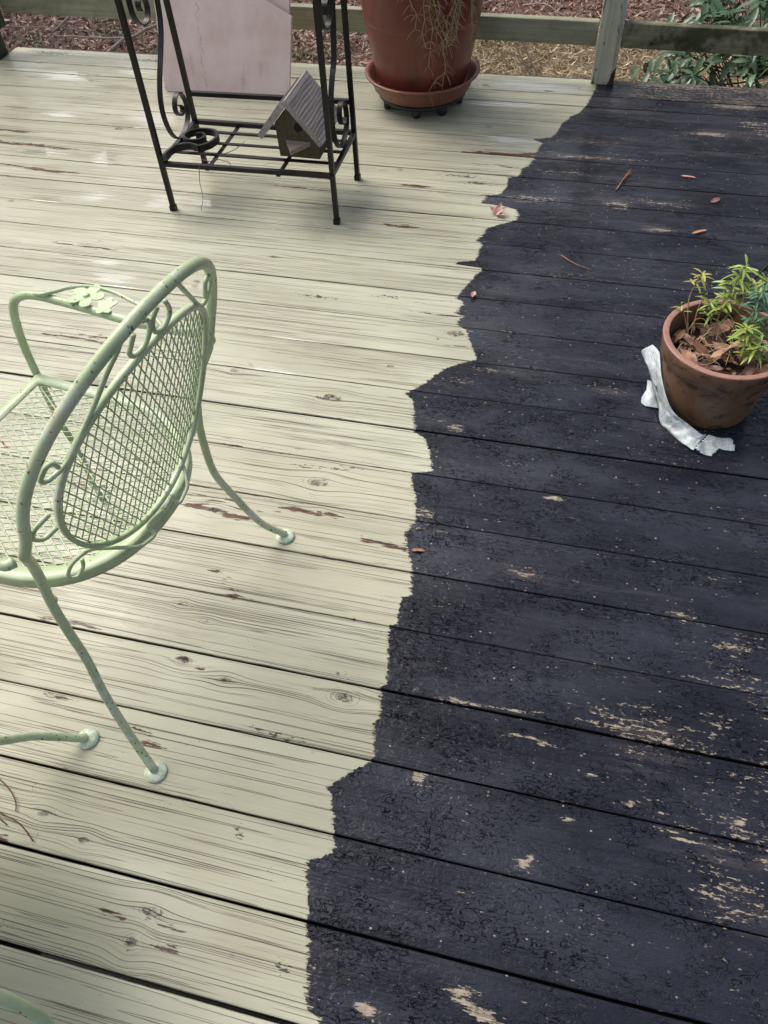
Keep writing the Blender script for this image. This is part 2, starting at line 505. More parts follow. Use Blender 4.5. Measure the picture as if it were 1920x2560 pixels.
# ------------------------------------------------------------------ deck
BOUND = [(0.023, 3.52), (0.023, 3.398), (0.017, 3.344), (-0.002, 3.229), (-0.028, 3.156), (-0.053, 3.133), (-0.072, 3.082), (-0.082, 3.069), (-0.093, 2.994), (-0.11, 2.95), (-0.147, 2.936), (-0.18, 2.925), (-0.162, 2.916), (-0.139, 2.901), (-0.153, 2.833), (-0.164, 2.746), (-0.19, 2.701), (-0.194, 2.655), (-0.232, 2.633), (-0.225, 2.575), (-0.245, 2.518), (-0.283, 2.504), (-0.302, 2.448), (-0.22, 2.447), (-0.178, 2.432), (-0.165, 2.419), (-0.168, 2.369), (-0.215, 2.336), (-0.253, 2.309), (-0.264, 2.256), (-0.282, 2.227), (-0.256, 2.217), (-0.26, 2.158), (-0.265, 2.118), (-0.321, 2.101), (-0.319, 2.084), (-0.239, 2.083), (-0.235, 2.067), (-0.25, 2.047), (-0.264, 2.002), (-0.292, 1.915), (-0.263, 1.908), (-0.278, 1.847), (-0.255, 1.837), (-0.27, 1.8), (-0.24, 1.782), (-0.222, 1.738), (-0.2, 1.688), (-0.187, 1.664), (-0.191, 1.653), (-0.228, 1.631), (-0.273, 1.596), (-0.309, 1.534), (-0.333, 1.505), (-0.351, 1.482), (-0.327, 1.468), (-0.315, 1.427), (-0.299, 1.353), (-0.268, 1.333), (-0.251, 1.297), (-0.236, 1.258), (-0.228, 1.227), (-0.277, 1.214), (-0.262, 1.164), (-0.251, 1.143), (-0.237, 1.074), (-0.239, 1.062), (-0.255, 1.028), (-0.247, 1.016), (-0.235, 0.982), (-0.222, 0.953), (-0.216, 0.933), (-0.209, 0.894), (-0.206, 0.868), (-0.223, 0.863), (-0.221, 0.833), (-0.218, 0.794), (-0.233, 0.789), (-0.225, 0.739), (-0.214, 0.689), (-0.209, 0.656), (-0.219, 0.648), (-0.212, 0.617), (-0.205, 0.582), (-0.214, 0.576), (-0.208, 0.549), (-0.199, 0.508), (-0.202, 0.498), (-0.232, 0.472), (-0.253, 0.45), (-0.271, 0.434), (-0.258, 0.425), (-0.242, 0.38), (-0.228, 0.34), (-0.231, 0.323), (-0.269, 0.305), (-0.257, 0.27), (-0.241, 0.225), (-0.24, 0.208), (-0.223, 0.169), (-0.218, 0.134), (-0.204, 0.095), (-0.188, 0.094), (-0.182, 0.082), (-0.15, -0.6)]
BY = np.array([b[1] for b in BOUND])[::-1]
BX = np.array([b[0] for b in BOUND])[::-1]
# knots: x, y, radius along, radius across
KNOTS = [(-0.262, 1.757, .030, .016), (-0.413, 1.587, .014, .008), (-0.54, 1.437, .026, .012), (-0.489, 1.139, .030, .016),
         (-0.711, 1.007, .018, .010), (-0.463, 1.05, .012, .007), (-0.627, 0.623, .026, .012), (-0.529, 0.598, .017, .009),
         (-0.287, 0.612, .024, .013), (-0.687, 0.746, .010, .006), (-0.618, 0.717, .010, .005), (-0.498, 0.17, .024, .010),
         (-0.515, 0.12, .014, .012), (-0.668, 0.25, .013, .007), (-0.761, 0.277, .015, .008), (-0.524, 2.277, .016, .010),
         (-0.839, 1.488, .018, .009), (-1.55, 1.72, .02, .012), (-1.1, 1.86, .02, .01), (-1.95, 2.2, .02, .01),
         (-0.9, 2.03, .02, .01), (-1.8, 2.77, .025, .012), (-0.35, 3.0, .02, .01), (-0.62, 2.63, .015, .008)]
RED = [(-0.645, 0.843, .022, .014), (-0.615, 0.822, .024, .016), (-0.58, 0.799, .020, .014), (-.630, .625, .022, .010), (-.605, .612, .02, .009), (-.288, .608, .012, .014), (-0.29, 0.874, .012, .012),
       (-0.32, 0.993, .05, .008), (-0.259, 0.986, .05, .007), (-0.585, 0.609, .028, .008), (-0.355, 0.598, .02, .006),
       (-0.762, 1.007, .05, .008), (-0.66, 0.998, .04, .007), (-0.52, 1.049, .035, .007), (-0.429, 1.047, .035, .006),
       (-2.106, 2.594, .12, .012), (-1.935, 2.585, .12, .010), (-2.25, 2.607, .10, .012), (-2.25, 2.688, .16, .010),
       (-0.105, 2.80, .15, .03), (-0.26, 2.79, .18, .022), (-0.30, 2.715, .2, .012), (-0.756, 1.628, .03, .008),
       (-0.43, 1.835, .05, .005), (-1.9, 2.42, .12, .01), (-0.93, 0.66, .10, .01), (-0.83, 0.60, .06, .008),
       (-0.86, 0.49, .07, .01), (-0.62, 0.44, .04, .006), (-0.83, 0.215, .05, .01), (-0.42, 0.93, .05, .006),
       (-0.95, 1.12, .12, .014), (-1.02, 1.02, .12, .012), (-0.86, 0.95, .10, .010), (-0.5, 2.27, .10, .008),
       (-1.3, 1.55, .10, .010), (-0.55, 2.53, .10, .012), (-0.9, 2.45, .2, .01), (-0.42, 3.35, .02, .01), (-0.15, 3.335, .03, .008)]
GRIME = [(-.627, .624, .020, .010), (-.640, .842, .016, .010), (-.59, .805, .02, .008), (-.545, 1.437, .022, .012), (-.525, 1.43, .02, .012), (-.265, 1.75, .02, .012), (-.283, .613, .016, .012), (-.529, .598, .012, .008), (-.505, .165, .016, .010), (-.515, .118, .012, .012), (-0.537, 1.183, .05, .008), (-0.468, 1.19, .06, .007), (-0.424, 1.202, .05, .006), (-0.429, 0.512, .03, .008),
         (-0.396, 0.510, .03, .009), (-0.363, 0.508, .03, .009), (-0.712, 1.853, .08, .01), (-0.894, 2.526, .1, .012),
         (-0.56, 1.428, .05, .012), (-0.49, 1.892, .06, .01), (-0.401, 0.322, .012, .02), (-0.26, 0.142, .02, .015),
         (-0.22, 1.005, .04, .012), (-0.69, 1.006, .03, .012), (-2.1, 2.60, .2, .008), (-1.9, 3.40, .2, .02), (-2.45, 3.42, .15, .03),
         (-0.33, 2.58, .08, .015), (-0.28, 2.50, .07, .015), (-0.40, 2.62, .12, .012), (-0.245, 1.70, .05, .006)]
PALE = [(0.462, 0.882, .05, .03), (0.468, 0.811, .07, .04), (0.52, 0.768, .08, .06), (0.431, 0.715, .05, .03), (0.077, 0.605, .09, .008),
        (-0.06, 0.645, .08, .006), (-0.112, 0.487, .022, .016), (0.166, 0.475, .025, .01), (0.267, 0.524, .03, .008), (0.339, 0.492, .05, .012),
        (0.423, 0.483, .05, .012), (0.456, 0.53, .05, .03), (0.51, 0.489, .06, .04), (-0.108, 0.116, .028, .016), (0.035, 0.171, .045, .016),
        (0.074, 0.145, .04, .016), (0.096, 0.379, .025, .016), (0.562, 3.3, .12, .05), (0.638, 3.158, .16, .05), (0.32, 3.35, .3, .035),
        (0.487, 3.063, .14, .035), (0.28, 2.544, .10, .03), (0.15, 2.52, .08, .03), (0.269, 2.387, .05, .02), (-0.049, 1.292, .04, .015),
        (-0.142, 1.619, .09, .012), (0.179, 1.596, .06, .015), (0.024, 0.974, .04, .015), (0.355, 0.936, .05, .02), (0.44, 0.40, .08, .06),
        (-0.24, 1.40, .05, .02), (-0.2, 1.375, .06, .012), (-0.2, 1.56, .06, .01), (-0.13, 2.50, .10, .03), (-0.05, 2.70, .12, .015),
        (0.55, 0.62, .08, .06), (0.75, 3.1, .2, .06), (0.9, 3.35, .4, .04), (0.62, 0.3, .1, .1), (0.14, 0.02, .2, .1), (-0.12, 0.02, .05, .03),
        (0.0, 2.82, .3, .02), (-0.01, 2.93, .2, .01), (0.3, 0.665, .12, .05), (-0.22, 1.09, .03, .03)]


BOLD = [(-.115, .118, .022, .016), (.030, .168, .030, .016), (.062, .150, .028, .014), (.10, .135, .03, .01), (-.112, .487, .020, .013), (.166, .475, .020, .006), (.339, .492, .022, .007), (.37, .480, .04, .005), (.267, .524, .016, .007), (.04, .655, .06, .004), (-.05, .652, .07, .005), (.077, .607, .05, .005), (.11, .60, .04, .005), (.20, .56, .02, .005), (.455, .53, .02, .01), (-.142, 1.619, .03, .004), (-.06, 1.56, .04, .004), (.56, 3.30, .12, .02), (.45, 3.06, .08, .02), (.30, 2.387, .04, .012), (.15, 2.52, .05, .008), (-.2, 1.385, .03, .012), (.07, 1.20, .03, .01), (.096, .379, .014, .012), (.105, .395, .01, .012), (-.20, 1.05, .05, .006)]

SPLIT = [(-2.42, -1.84, 2.600, 2.583, .012), (-2.42, -2.12, 2.692, 2.688, .009), (-.80, -.60, 1.012, .997, .010), (-.56, -.40, 1.053, 1.045, .008), (-.36, -.22, .998, .982, .009), (-.40, -.24, 1.835, 1.832, .005), (-.30, -.10, 2.708, 2.704, .006), (-.42, -.12, 2.795, 2.79, .008), (-2.3, -1.9, 2.44, 2.43, .007), (-1.0, -.8, .655, .648, .007), (-.60, -.53, .152, .149, .006), (-.50, -.42, .157, .152, .005), (-.49, -.42, .128, .122, .006), (-1.5, -1.2, 1.54, 1.53, .007), (-.62, -.48, 2.272, 2.270, .006), (-.68, -.62, .47, .455, .006), (-1.7, -1.4, 1.985, 1.975, .006)]


def splits(X, Y):
    a = np.zeros_like(X)
    for x0, x1, y0, y1, w in SPLIT:
        t = (X - x0) / (x1 - x0)
        yc = y0 + (y1 - y0) * t + .0025 * np.sin(X * 31 + x0 * 9)
        a = np.maximum(a, np.clip(1 - np.abs(Y - yc) / (w * 1.5), 0, 1) * np.clip(np.minimum(t, 1 - t) * 6, 0, 1))
    return a


WET = [(-2.241, 3.195, 0.148, 0.063), (-1.978, 3.115, 0.143, 0.034), (-1.695, 2.865, 0.124, 0.077), (-2.091, 2.849, 0.078, 0.031), (-1.649, 2.277, 0.059, 0.041), (-1.399, 2.28, 0.082, 0.047), (-1.24, 2.297, 0.057, 0.029), (-1.745, 2.529, 0.054, 0.074), (-1.373, 1.82, 0.088, 0.042), (-1.428, 1.899, 0.06, 0.024), (-1.081, 1.835, 0.057, 0.023), (-0.23, 3.376, 0.203, 0.052), (-0.26, 3.163, 0.213, 0.056), (-0.264, 2.915, 0.102, 0.036), (-0.078, 3.354, 0.073, 0.021), (-1.105, 2.476, 0.1, 0.025), (-2.016, 2.541, 0.11, 0.034), (-0.709, 1.654, 0.079, 0.016), (-0.718, 1.511, 0.101, 0.015), (-1.078, 1.986, 0.089, 0.02), (-1.827, 2.232, 0.101, 0.023), (-2.319, 2.892, 0.081, 0.024), (-1.946, 3.282, 0.126, 0.036), (-1.382, 2.585, 0.07, 0.027)]


def blobs(L, X, Y):
    a = np.zeros_like(X)
    for x, y, rx, ry in L:
        a = np.maximum(a, np.exp(-(((X - x) / rx) ** 2 + ((Y - y) / ry) ** 2)))
    return a


PITCH_B = 0.143
Y0 = 12.4988 * PITCH_B
DX0, DX1 = -2.655, 1.55
JO = MB()
for jx in (-2.60, -1.98, -1.37, -0.76, -0.15, 0.46, 1.07, 1.5):
    JO.box(jx - 0.019, jx + 0.019, -0.6, 3.46, -0.19, -0.040)
JO.box(DX0, DX1, 3.465, 3.50, -0.235, -0.012)
deck = JO.build('deck', JOIST, None, False, kind='structure', label='weathered painted wooden deck, cream on the left and black on the right')
GAPS = {12: .0062, 11: .0046, 8: .0036, 3: .0040, -4: .0042, -6: .0034, 10: .0026, 7: .0010, 4: .0012}
bd = []
for k in range(-10, 17):
    bd.append((Y0 - k * PITCH_B, GAPS.get(k, (0.0016, 0.0008, 0.0011)[k % 3])))
bd = [(3.4640 + 0.001, .002), (3.317, .004)] + bd
xs = np.arange(DX0, DX1 + 0.012, 0.0125)
for i in range(len(bd) - 1):
    yb = bd[i][0] - bd[i][1] / 2      # far edge
    ya = bd[i + 1][0] + bd[i + 1][1] / 2
    wd = yb - ya
    seed = float((i * 0.6180339) % 1.0)
    e = 0.0026
    prof = [(0.0, -0.036), (0.0, -e)] + [(e * (1 - math.cos(t)), -e * (1 - math.sin(t))) for t in (R(30), R(60))]
    ts = np.linspace(e, wd - e, 27)
    prof += [(t, 0.0) for t in ts]
    prof += [(wd - q, zz) for q, zz in reversed(prof[:4])]
    prof = np.array(prof)
    n, m = len(xs), len(prof)
    X = np.repeat(xs[:, None], m, 1)
    Y = np.repeat(ya + prof[None, :, 0], n, 0)
    # slight cup, twist and waviness
    cup = RNG.uniform(-0.0006, 0.0009)
    tw = RNG.uniform(-0.0006, 0.0006)
    tt = (prof[:, 0] / wd - 0.5)
    Z = np.repeat(prof[None, :, 1], n, 0) + cup * (tt[None] ** 2 * 4 - 0.3) + tw * tt[None] * 2 + 0.0004 * np.sin(X * 3.1 + i * 2.3)
    ph = i * 1.7
    Y = Y + 0.0009 * np.sin(X * 2.2 + ph) * (0.5 + 0 * tt[None])
    Xf, Yf, Zf = X.ravel(), Y.ravel(), Z.ravel()
    dsd = Xf - np.interp(Yf, BY, BX)
    warp = np.zeros_like(Xf); kd = np.full_like(Xf, 3.5)
    for kx, ky, ra, rb in KNOTS:
        ra *= .85; rb *= .85
        if ya - 0.01 < ky < yb + 0.01:
            dx, dy = Xf - kx, Yf - ky
            gk = np.exp(-(dx / (ra * 2.6)) ** 2) * np.exp(-(dy / (rb * 3.2)) ** 2)
            warp += -0.72 * dy * gk
            kd = np.minimum(kd, np.sqrt((dx / ra) ** 2 + (dy / rb) ** 2))
    edge = np.repeat(np.minimum(prof[:, 0], wd - prof[:, 0])[None], n, 0).ravel()
    sc = 1.0
    at = dict(seed=np.full_like(Xf, seed), warp=warp, kd=kd, dsd=dsd, red=blobs(RED, Xf, Yf), grime=blobs(GRIME, Xf, Yf),
              pale=blobs(PALE, Xf, Yf), wetp=blobs(WET, Xf, Yf), split=splits(Xf, Yf), bold=blobs(BOLD, Xf, Yf), edge=edge)
    if i == 0:
        at['pale'] = np.maximum(at['pale'], np.clip((Xf - 0.05) * 8, 0, 0.95))
    idx = np.arange(n * m).reshape(n, m)
    F = np.stack([idx[:-1, :-1].ravel(), idx[1:, :-1].ravel(), idx[1:, 1:].ravel(), idx[:-1, 1:].ravel()], 1)
    faces = F.tolist() + [idx[0, ::-1][::-1].tolist(), idx[-1, ::-1].tolist()]
    me = mesh('plank', np.stack([Xf, Yf, Zf], 1).tolist(), faces, DECK, True, at)
    link('plank', me, deck)

# ------------------------------------------------------------------ railing
rail_root = thing('deck_railing', 'weathered pale green wooden railing along the far deck edge', 'railing', (0, 3.44, 0))


def add_rail(x0, x1, z0, mat, label=None):
    b = MB().box(0, x1 - x0, 0, 0.038, 0, 0.087, 0.004)
    o = b.build('rail', mat, rail_root, True, label=label)
    o.location = (x0, 0.0, z0)
    return o


ra = add_rail(-2.645, -0.003, 0.134, RAIL_PAINT)
ra.rotation_euler = (0, R(0.35), 0)
ra.location.z = 0.150
rb_ = add_rail(0.092, 1.9, 0.133, RAIL_MOSS, 'mossy darker rail right of the post')
rb_.rotation_euler = (0, R(0.6), 0)
pb = MB()
c = 0.016
xa, xb, yf, yk = 0.0, 0.090, -0.018, 0.071
sect = [(xa, yf + .003), (xa + .003, yf), (xb - c, yf), (xb, yf + c), (xb, yk), (xa, yk)]
for z in (0.0015, 1.15):
    pb.v += [(px, py, z) for px, py in sect]
ns = len(sect)
pb.f = [(k, (k + 1) % ns, ns + (k + 1) % ns, ns + k) for k in range(ns)] + [tuple(reversed(range(ns))), tuple(range(ns, 2 * ns))]
post = pb.build('post', POST_PAINT, rail_root, False)
rt = MB()
rt.raw([(xb - c - .012, yf - .0015, .001), (xb - c, yf - .0015, .001), (xb + .0015, yf + c, .001), (xb + .0015, yk, .001),
        (xb - c + .003, yf - .0015, .045), (xb + .0015, yf + c, .062), (xb + .0015, yk, .05), (xb - c - .004, yf - .0015, .012)],
       [(0, 1, 4, 7), (1, 2, 5, 4), (2, 3, 6, 5)])
rt.build('rotten_patch', ROT, post, False)
lp = MB().box(-0.13, -0.010, -0.13, -0.025, -0.3, 1.15, 0.005).build('post', POST_DARK, rail_root)
lp.location = (-2.665, 0.0, 0)
bl = MB().box(-0.05, 0.0, -0.10, 0.0, 0.105, 0.30, 0.004).build('rail', POST_DARK, rail_root, label='dark green end of the side rail at the corner')
bl.location = (-2.64, -0.012, 0)

# ------------------------------------------------------------------ ground beyond the deck
GZ = -2.0


def ground_material():
    g = G('leafy ground')
    p = g.pos()
    x, y, z = g.sep(p)
    n = g.noise(p, 1.2, 3.0); n2 = g.noise(p, 9.0, 5.0, 0.7); n3 = g.noise(p, 60.0, 3.0, 0.7)
    st = g.mul(g.ss(g.add(x, g.mul(n, 0.9)), -1.7, -1.1), g.ss(g.add(y, g.mul(n, 0.9)), 10.0, 9.5))
    under = g.mul(g.ss(y, 3.6, 3.2), g.ss(x, -3.0, -2.6))  # mask for the deck's shade, painted near-black into the ground colour
    leaf = g.mix(g.ss(n2, 0.35, 0.65), (0.10, 0.052, 0.042), (0.25, 0.145, 0.115))
    leaf = g.mix(g.ss(n3, 0.5, 0.75), leaf, (0.035, 0.022, 0.018))
    str_ = g.mix(g.ss(n2, 0.35, 0.65), (0.25, 0.19, 0.105), (0.36, 0.28, 0.17))
    str_ = g.mix(g.ss(n3, 0.5, 0.75), str_, (0.13, 0.11, 0.055))
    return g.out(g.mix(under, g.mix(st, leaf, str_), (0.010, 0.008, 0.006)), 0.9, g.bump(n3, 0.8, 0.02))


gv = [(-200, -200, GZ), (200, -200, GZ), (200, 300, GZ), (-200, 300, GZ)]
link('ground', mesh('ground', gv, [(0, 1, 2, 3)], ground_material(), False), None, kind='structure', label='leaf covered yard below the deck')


def scatter_mat(name, stops, rough=0.6, coat=0.0, transl=0.0):
    g = G(name)
    c_ = g.ramp(g.attr('rnd'), stops)
    c_ = g.mix(g.mul(g.ss(g.noise(g.pos(), 90.0, 3.0), 0.4, 0.7), 0.4), c_, (0.05, 0.03, 0.02), 'MIX')
    return g.out(c_, rough)


LEAF_BROWN = scatter_mat('dead leaves', [(0.0, (0.06, 0.028, 0.020)), (0.25, (0.21, 0.105, 0.070)), (0.5, (0.37, 0.205, 0.142)), (0.8, (0.54, 0.36, 0.27)), (1.0, (0.70, 0.55, 0.43))], 0.5)
STRAW = scatter_mat('dry grass blades', [(0.0, (0.28, 0.22, 0.11)), (0.3, (0.46, 0.35, 0.20)), (0.7, (0.62, 0.49, 0.32)), (1.0, (0.75, 0.64, 0.46))], 0.7)
WEED = scatter_mat('weed leaves', [(0.0, (0.06, 0.08, 0.03)), (0.5, (0.13, 0.17, 0.07)), (1.0, (0.25, 0.29, 0.13))], 0.6)


def scatter(name, P, ln, wd, tilt, mat, label, fold=0.25, zr=(0, 0.03), spin=None):
    """folded leaf-shaped faces lying about: base, left, tip, right"""
    n = len(P)
    a = RNG.uniform(0, 2 * np.pi, n) if spin is None else spin
    L = RNG.uniform(*ln, n); Wd = RNG.uniform(*wd, n)
    t = RNG.normal(0, tilt, n); rl = RNG.normal(0, tilt, n)
    d = np.stack([np.cos(a) * np.cos(t), np.sin(a) * np.cos(t), np.sin(t)], 1)
    s0 = np.stack([-np.sin(a), np.cos(a), np.zeros(n)], 1)
    up = np.cross(d, s0)
    s_ = s0 * np.cos(rl)[:, None] + up * np.sin(rl)[:, None]
    up = np.cross(d, s_)
    C = np.array(P, float); C[:, 2] += RNG.uniform(*zr, n)
    fo = (RNG.uniform(-1, 1, n) * fold)[:, None]
    b = C - d * (L / 2)[:, None]; tip = C + d * (L / 2)[:, None] + up * (RNG.uniform(-.25, .25, n) * L)[:, None]
    l1 = C - d * (L * .06)[:, None] + s_ * (Wd / 2)[:, None] + up * fo * Wd[:, None]
    r1 = C - d * (L * .06)[:, None] - s_ * (Wd / 2)[:, None] + up * fo * Wd[:, None]
    V = np.stack([b, l1, tip, r1], 1).reshape(-1, 3)
    k = np.arange(n) * 4
    Fc = np.concatenate([np.stack([k, k + 2, k + 1], 1), np.stack([k, k + 3, k + 2], 1)])
    me = bpy.data.meshes.new(name)
    me.vertices.add(len(V)); me.vertices.foreach_set('co', V.astype(np.float32).ravel())
    me.loops.add(Fc.size); me.loops.foreach_set('vertex_index', Fc.astype(np.int32).ravel())
    me.polygons.add(len(Fc)); me.polygons.foreach_set('loop_start', (np.arange(len(Fc)) * 3).astype(np.int32))
    me.polygons.foreach_set('loop_total', np.full(len(Fc), 3, np.int32))
    me.materials.append(mat)
    at = me.attributes.new('rnd', 'FLOAT', 'POINT')
    at.data.foreach_set('value', np.repeat(np.clip(RNG.normal(.5, .25, n), 0, 1), 4).astype(np.float32))
    me.update(); me.validate()
    return link(name, me, None, label, None, 'stuff')


def is_straw(P):
    j = RNG.normal(0, .22, len(P))
    return (P[:, 0] > -1.45 + j) & (P[:, 1] < 9.55 + j)


N = 62000
P = np.stack([RNG.uniform(-9.5, 4.0, N), RNG.uniform(4.2, 13.0, N), np.full(N, GZ)], 1)
keep = (~is_straw(P)) | (RNG.uniform(0, 1, N) < 0.06)
keep &= (P[:, 1] > 7.0) | (RNG.uniform(0, 1, N) < 0.35)
scatter('leaf_litter', P[keep], (0.04, 0.11), (0.014, 0.040), 0.40, LEAF_BROWN, 'reddish brown fallen leaves carpeting the yard beyond the deck', 0.45, (0.005, 0.05))
N = 42000
P = np.stack([RNG.uniform(-2.2, 2.6, N), RNG.uniform(5.5, 10.0, N), np.full(N, GZ)], 1)
P = P[is_straw(P)]
scatter('dry_grass', P, (0.07, 0.18), (0.004, 0.010), 0.45, STRAW, 'straw coloured dry grass patch beyond the railing', 0.2, (0.0, 0.05))
wc = [(-3.35, 8.75), (-3.2, 8.55), (-2.75, 9.0), (-2.75, 8.55), (-7.0, 9.1), (-5.6, 8.9), (-5.2, 8.7), (-1.05, 9.0), (-6.2, 8.4), (-4.9, 9.3), (-4.6, 8.3), (-3.0, 8.35), (0.45, 9.6), (-4.2, 8.6)]
WP = np.concatenate([np.stack([RNG.normal(a, .13, 75), RNG.normal(b, .09, 75), np.full(75, GZ)], 1) for a, b in wc])
scatter('weeds', WP, (0.03, 0.08), (0.012, 0.025), 0.6, WEED, 'small green weeds growing through the fallen leaves', 0.2, (0.01, 0.10))
# low evergreen growth at the yard's far side, seen along the top of the frame
N = 9000
a = RNG.uniform(0, 1, N)
P = np.stack([-2.55 + RNG.normal(0, .5, N), 11.0 + RNG.normal(0, .25, N), GZ + RNG.uniform(0, .35, N)], 1)
P2 = np.stack([-3.9 + RNG.normal(0, .7, N), 11.2 + RNG.normal(0, .3, N), GZ + RNG.uniform(0, .3, N)], 1)
scatter('undergrowth', np.concatenate([P, P2]), (0.04, 0.09), (0.015, 0.03), 0.7, scatter_mat('dark undergrowth', [(0, (0.015, 0.022, 0.008)), (1, (0.06, 0.085, 0.03))], 0.6), 'dark green undergrowth behind the far railing', 0.2, (0, .1))


# unseen trunks and foliage added for the wet boards to reflect, sky gaps between
tv, tf = [], []
trs = random.Random(17)
TT = MB()
for azd, top, rad, dist in ((-58, 38, 2.2, 16), (-51, 36, 1.6, 15), (-45.5, 39, 1.3, 17), (-41.5, 33, .9, 16), (-33.4, 30, .35, 18), (-24.0, 35, .95, 17), (-19.0, 38, 1.4, 16),
                            (-13.0, 36, 1.2, 17), (4.0, 34, 1.1, 17), (10.0, 38, 1.6, 16), (17.0, 36, 1.7, 18), (25.0, 39, 2.0, 16), (34.0, 35, 2.2, 17), (45.0, 38, 2.4, 16)):
    bx, by = dist * math.sin(R(azd)), dist * math.cos(R(azd))
    zt_ = CAM_H + dist * math.tan(R(top))
    TT.tube([(bx, by, GZ), (bx + .1, by, zt_ * .5), (bx, by + .1, zt_)], [.20, .13, .03], 7)
    nb = int(500 + 700 * rad)
    for k in range(nb):
        u = trs.random()
        zz = GZ + 1.6 + (zt_ - GZ - 1.6) * u
        r_ = rad * (1.05 - .75 * u) * math.sqrt(trs.random()) * (0.75 + .35 * math.sin(u * 37 + azd))
        a = trs.uniform(0, 6.28)
        c_ = Vector((bx + r_ * math.cos(a), by + r_ * math.sin(a), zz))
        d = Vector((trs.gauss(0, 1), trs.gauss(0, 1), trs.gauss(0, .6))).normalized() * trs.uniform(.12, .30)
        e_ = d.orthogonal().normalized() * trs.uniform(.05, .12)
        o_ = len(tv)
        tv += [(c_ - d)[:], (c_ + e_)[:], (c_ + d)[:], (c_ - e_)[:]]
        tf.append((o_, o_ + 1, o_ + 2, o_ + 3))
    for k in range(26):
        u = trs.uniform(.12, .95); a = trs.uniform(0, 6.28); l = rad * (1.1 - .7 * u) + .35
        p0 = Vector((bx, by, GZ + (zt_ - GZ) * u))
        TT.tube([p0, p0 + Vector((math.cos(a) * l * .5, math.sin(a) * l * .5, .12)), p0 + Vector((math.cos(a) * l, math.sin(a) * l, .45))], [.03, .02, .006], 4)
TT.raw(tv, tf)
wg = G('added tree foliage')
TT.build('added_treeline', wg.out(wg.mix(wg.noise(wg.pos(), 1.5, 3.0), (0.018, 0.026, 0.012), (0.055, 0.060, 0.030)), 0.8), None, False, kind='stuff', label='unseen dark trees added beyond the yard for the wet deck to reflect')


def twig_mat(name, c1, c2):
    g = G(name)
    n = g.noise(g.obj(), 30.0, 4.0, 0.7)
    return g.out(g.mix(n, c1, c2), 0.8, g.bump(n, 0.4, 0.002))


TWIG_GREY = twig_mat('grey bark', (0.16, 0.13, 0.11), (0.45, 0.39, 0.34))
TWIG_DARK = twig_mat('dark bark', (0.05, 0.035, 0.03), (0.14, 0.10, 0.08))


def twigs(name, segs, mat, label, cat='branch'):
    """segs: list of (points, r0, r1)"""
    b = MB()
    for pts, ra_, rb2 in segs:
        q = spline(pts, 4)
        n = len(q)
        q = [p + Vector((random.gauss(0, 1), random.gauss(0, 1), random.gauss(0, 1))) * ra_ * 0.35 for p in q]
        b.tube(q, [ra_ + (rb2 - ra_) * i / (n - 1) for i in range(n)], 6)
    return b.build(name, mat, None, True, label=label, cat=cat)


z0 = GZ + 0.07
twigs('fallen_branch', [([(-5.15, 7.95, z0), (-5.05, 8.4, z0 + .05), (-4.75, 8.9, z0 + .08), (-4.62, 9.35, z0 + .12)], .022, .014),
                        ([(-5.02, 8.45, z0 + .05), (-5.6, 8.45, z0 + .03), (-6.0, 8.55, z0)], .014, .006),
                        ([(-4.72, 9.1, z0 + .1), (-5.1, 9.15, z0 + .12), (-5.6, 8.95, z0 + .1)], .010, .004)], TWIG_GREY,
      'forked grey fallen branch lying on the leaves left of the black stand')
twigs('fallen_branch', [([(-6.05, 8.6, z0), (-5.95, 9.1, z0 + .1), (-5.85, 9.6, z0 + .2)], .014, .01), ([(-6.0, 8.75, z0), (-6.7, 8.72, z0), (-7.3, 8.8, z0)], .007, .004),
                        ([(-6.0, 8.75, z0), (-5.3, 8.62, z0)], .006, .003)], TWIG_GREY, 'thin pale fallen branch near the left corner post')
twigs('fallen_branch', [([(-4.35, 8.35, z0), (-4.1, 8.75, z0 + .05), (-3.9, 9.2, z0 + .1)], .012, .008), ([(-4.0, 9.0, z0), (-4.4, 8.95, z0 + .02)], .006, .003)], TWIG_GREY,
      'short grey stick on the leaves behind the scrolled iron legs')
twigs('fallen_branch', [([(-0.87, 8.95, z0 + .3), (-0.86, 8.65, z0 + .2), (-0.72, 8.35, z0 + .12), (-0.55, 8.1, z0)], .010, .008),
                        ([(-0.86, 8.95, z0 + .3), (-0.76, 8.68, z0 + .2), (-0.64, 8.4, z0 + .1), (-0.49, 8.15, z0)], .010, .007)], TWIG_DARK,
      'dark doubled twig standing in the straw grass under the rail')
bs = []
for k in range(16):
    bx, by = random.uniform(-2.4, -0.1), random.uniform(9.9, 10.7)
    an = random.uniform(0, 6.28); l = random.uniform(.25, .7)
    bs.append(([(bx, by, z0), (bx + math.cos(an) * l * .5, by + math.sin(an) * l * .5, z0 + .1), (bx + math.cos(an) * l, by + math.sin(an) * l, z0 + random.uniform(0, .3))], .010, .004))
twigs('brush_pile', bs, TWIG_GREY, 'tangle of grey brushwood on the leaves beyond the big pot', 'brush pile')


# ------------------------------------------------------------------ evergreen bush beside the deck
def leaf_mesh(name, L, Wd, droop, mat, fold=0.25, seg=5, wav=0.0):
    v = []; f = []
    for i in range(seg + 1):
        t = i / seg
        w = Wd / 2 * (math.sin(math.pi * min(1, t * .92 + .04)) ** 0.8) if 0 < i < seg else Wd * .03
        x = L * t
        z = -droop * L * t * t
        wv = wav * math.sin(t * 9) * Wd
        v += [(x, w, z + fold * w + wv), (x, 0, z), (x, -w, z + fold * w - wv)]
    for i in range(seg):
        a = i * 3
        f += [(a, a + 1, a + 4, a + 3), (a + 1, a + 2, a + 5, a + 4)]
    return mesh(name, v, f, mat)


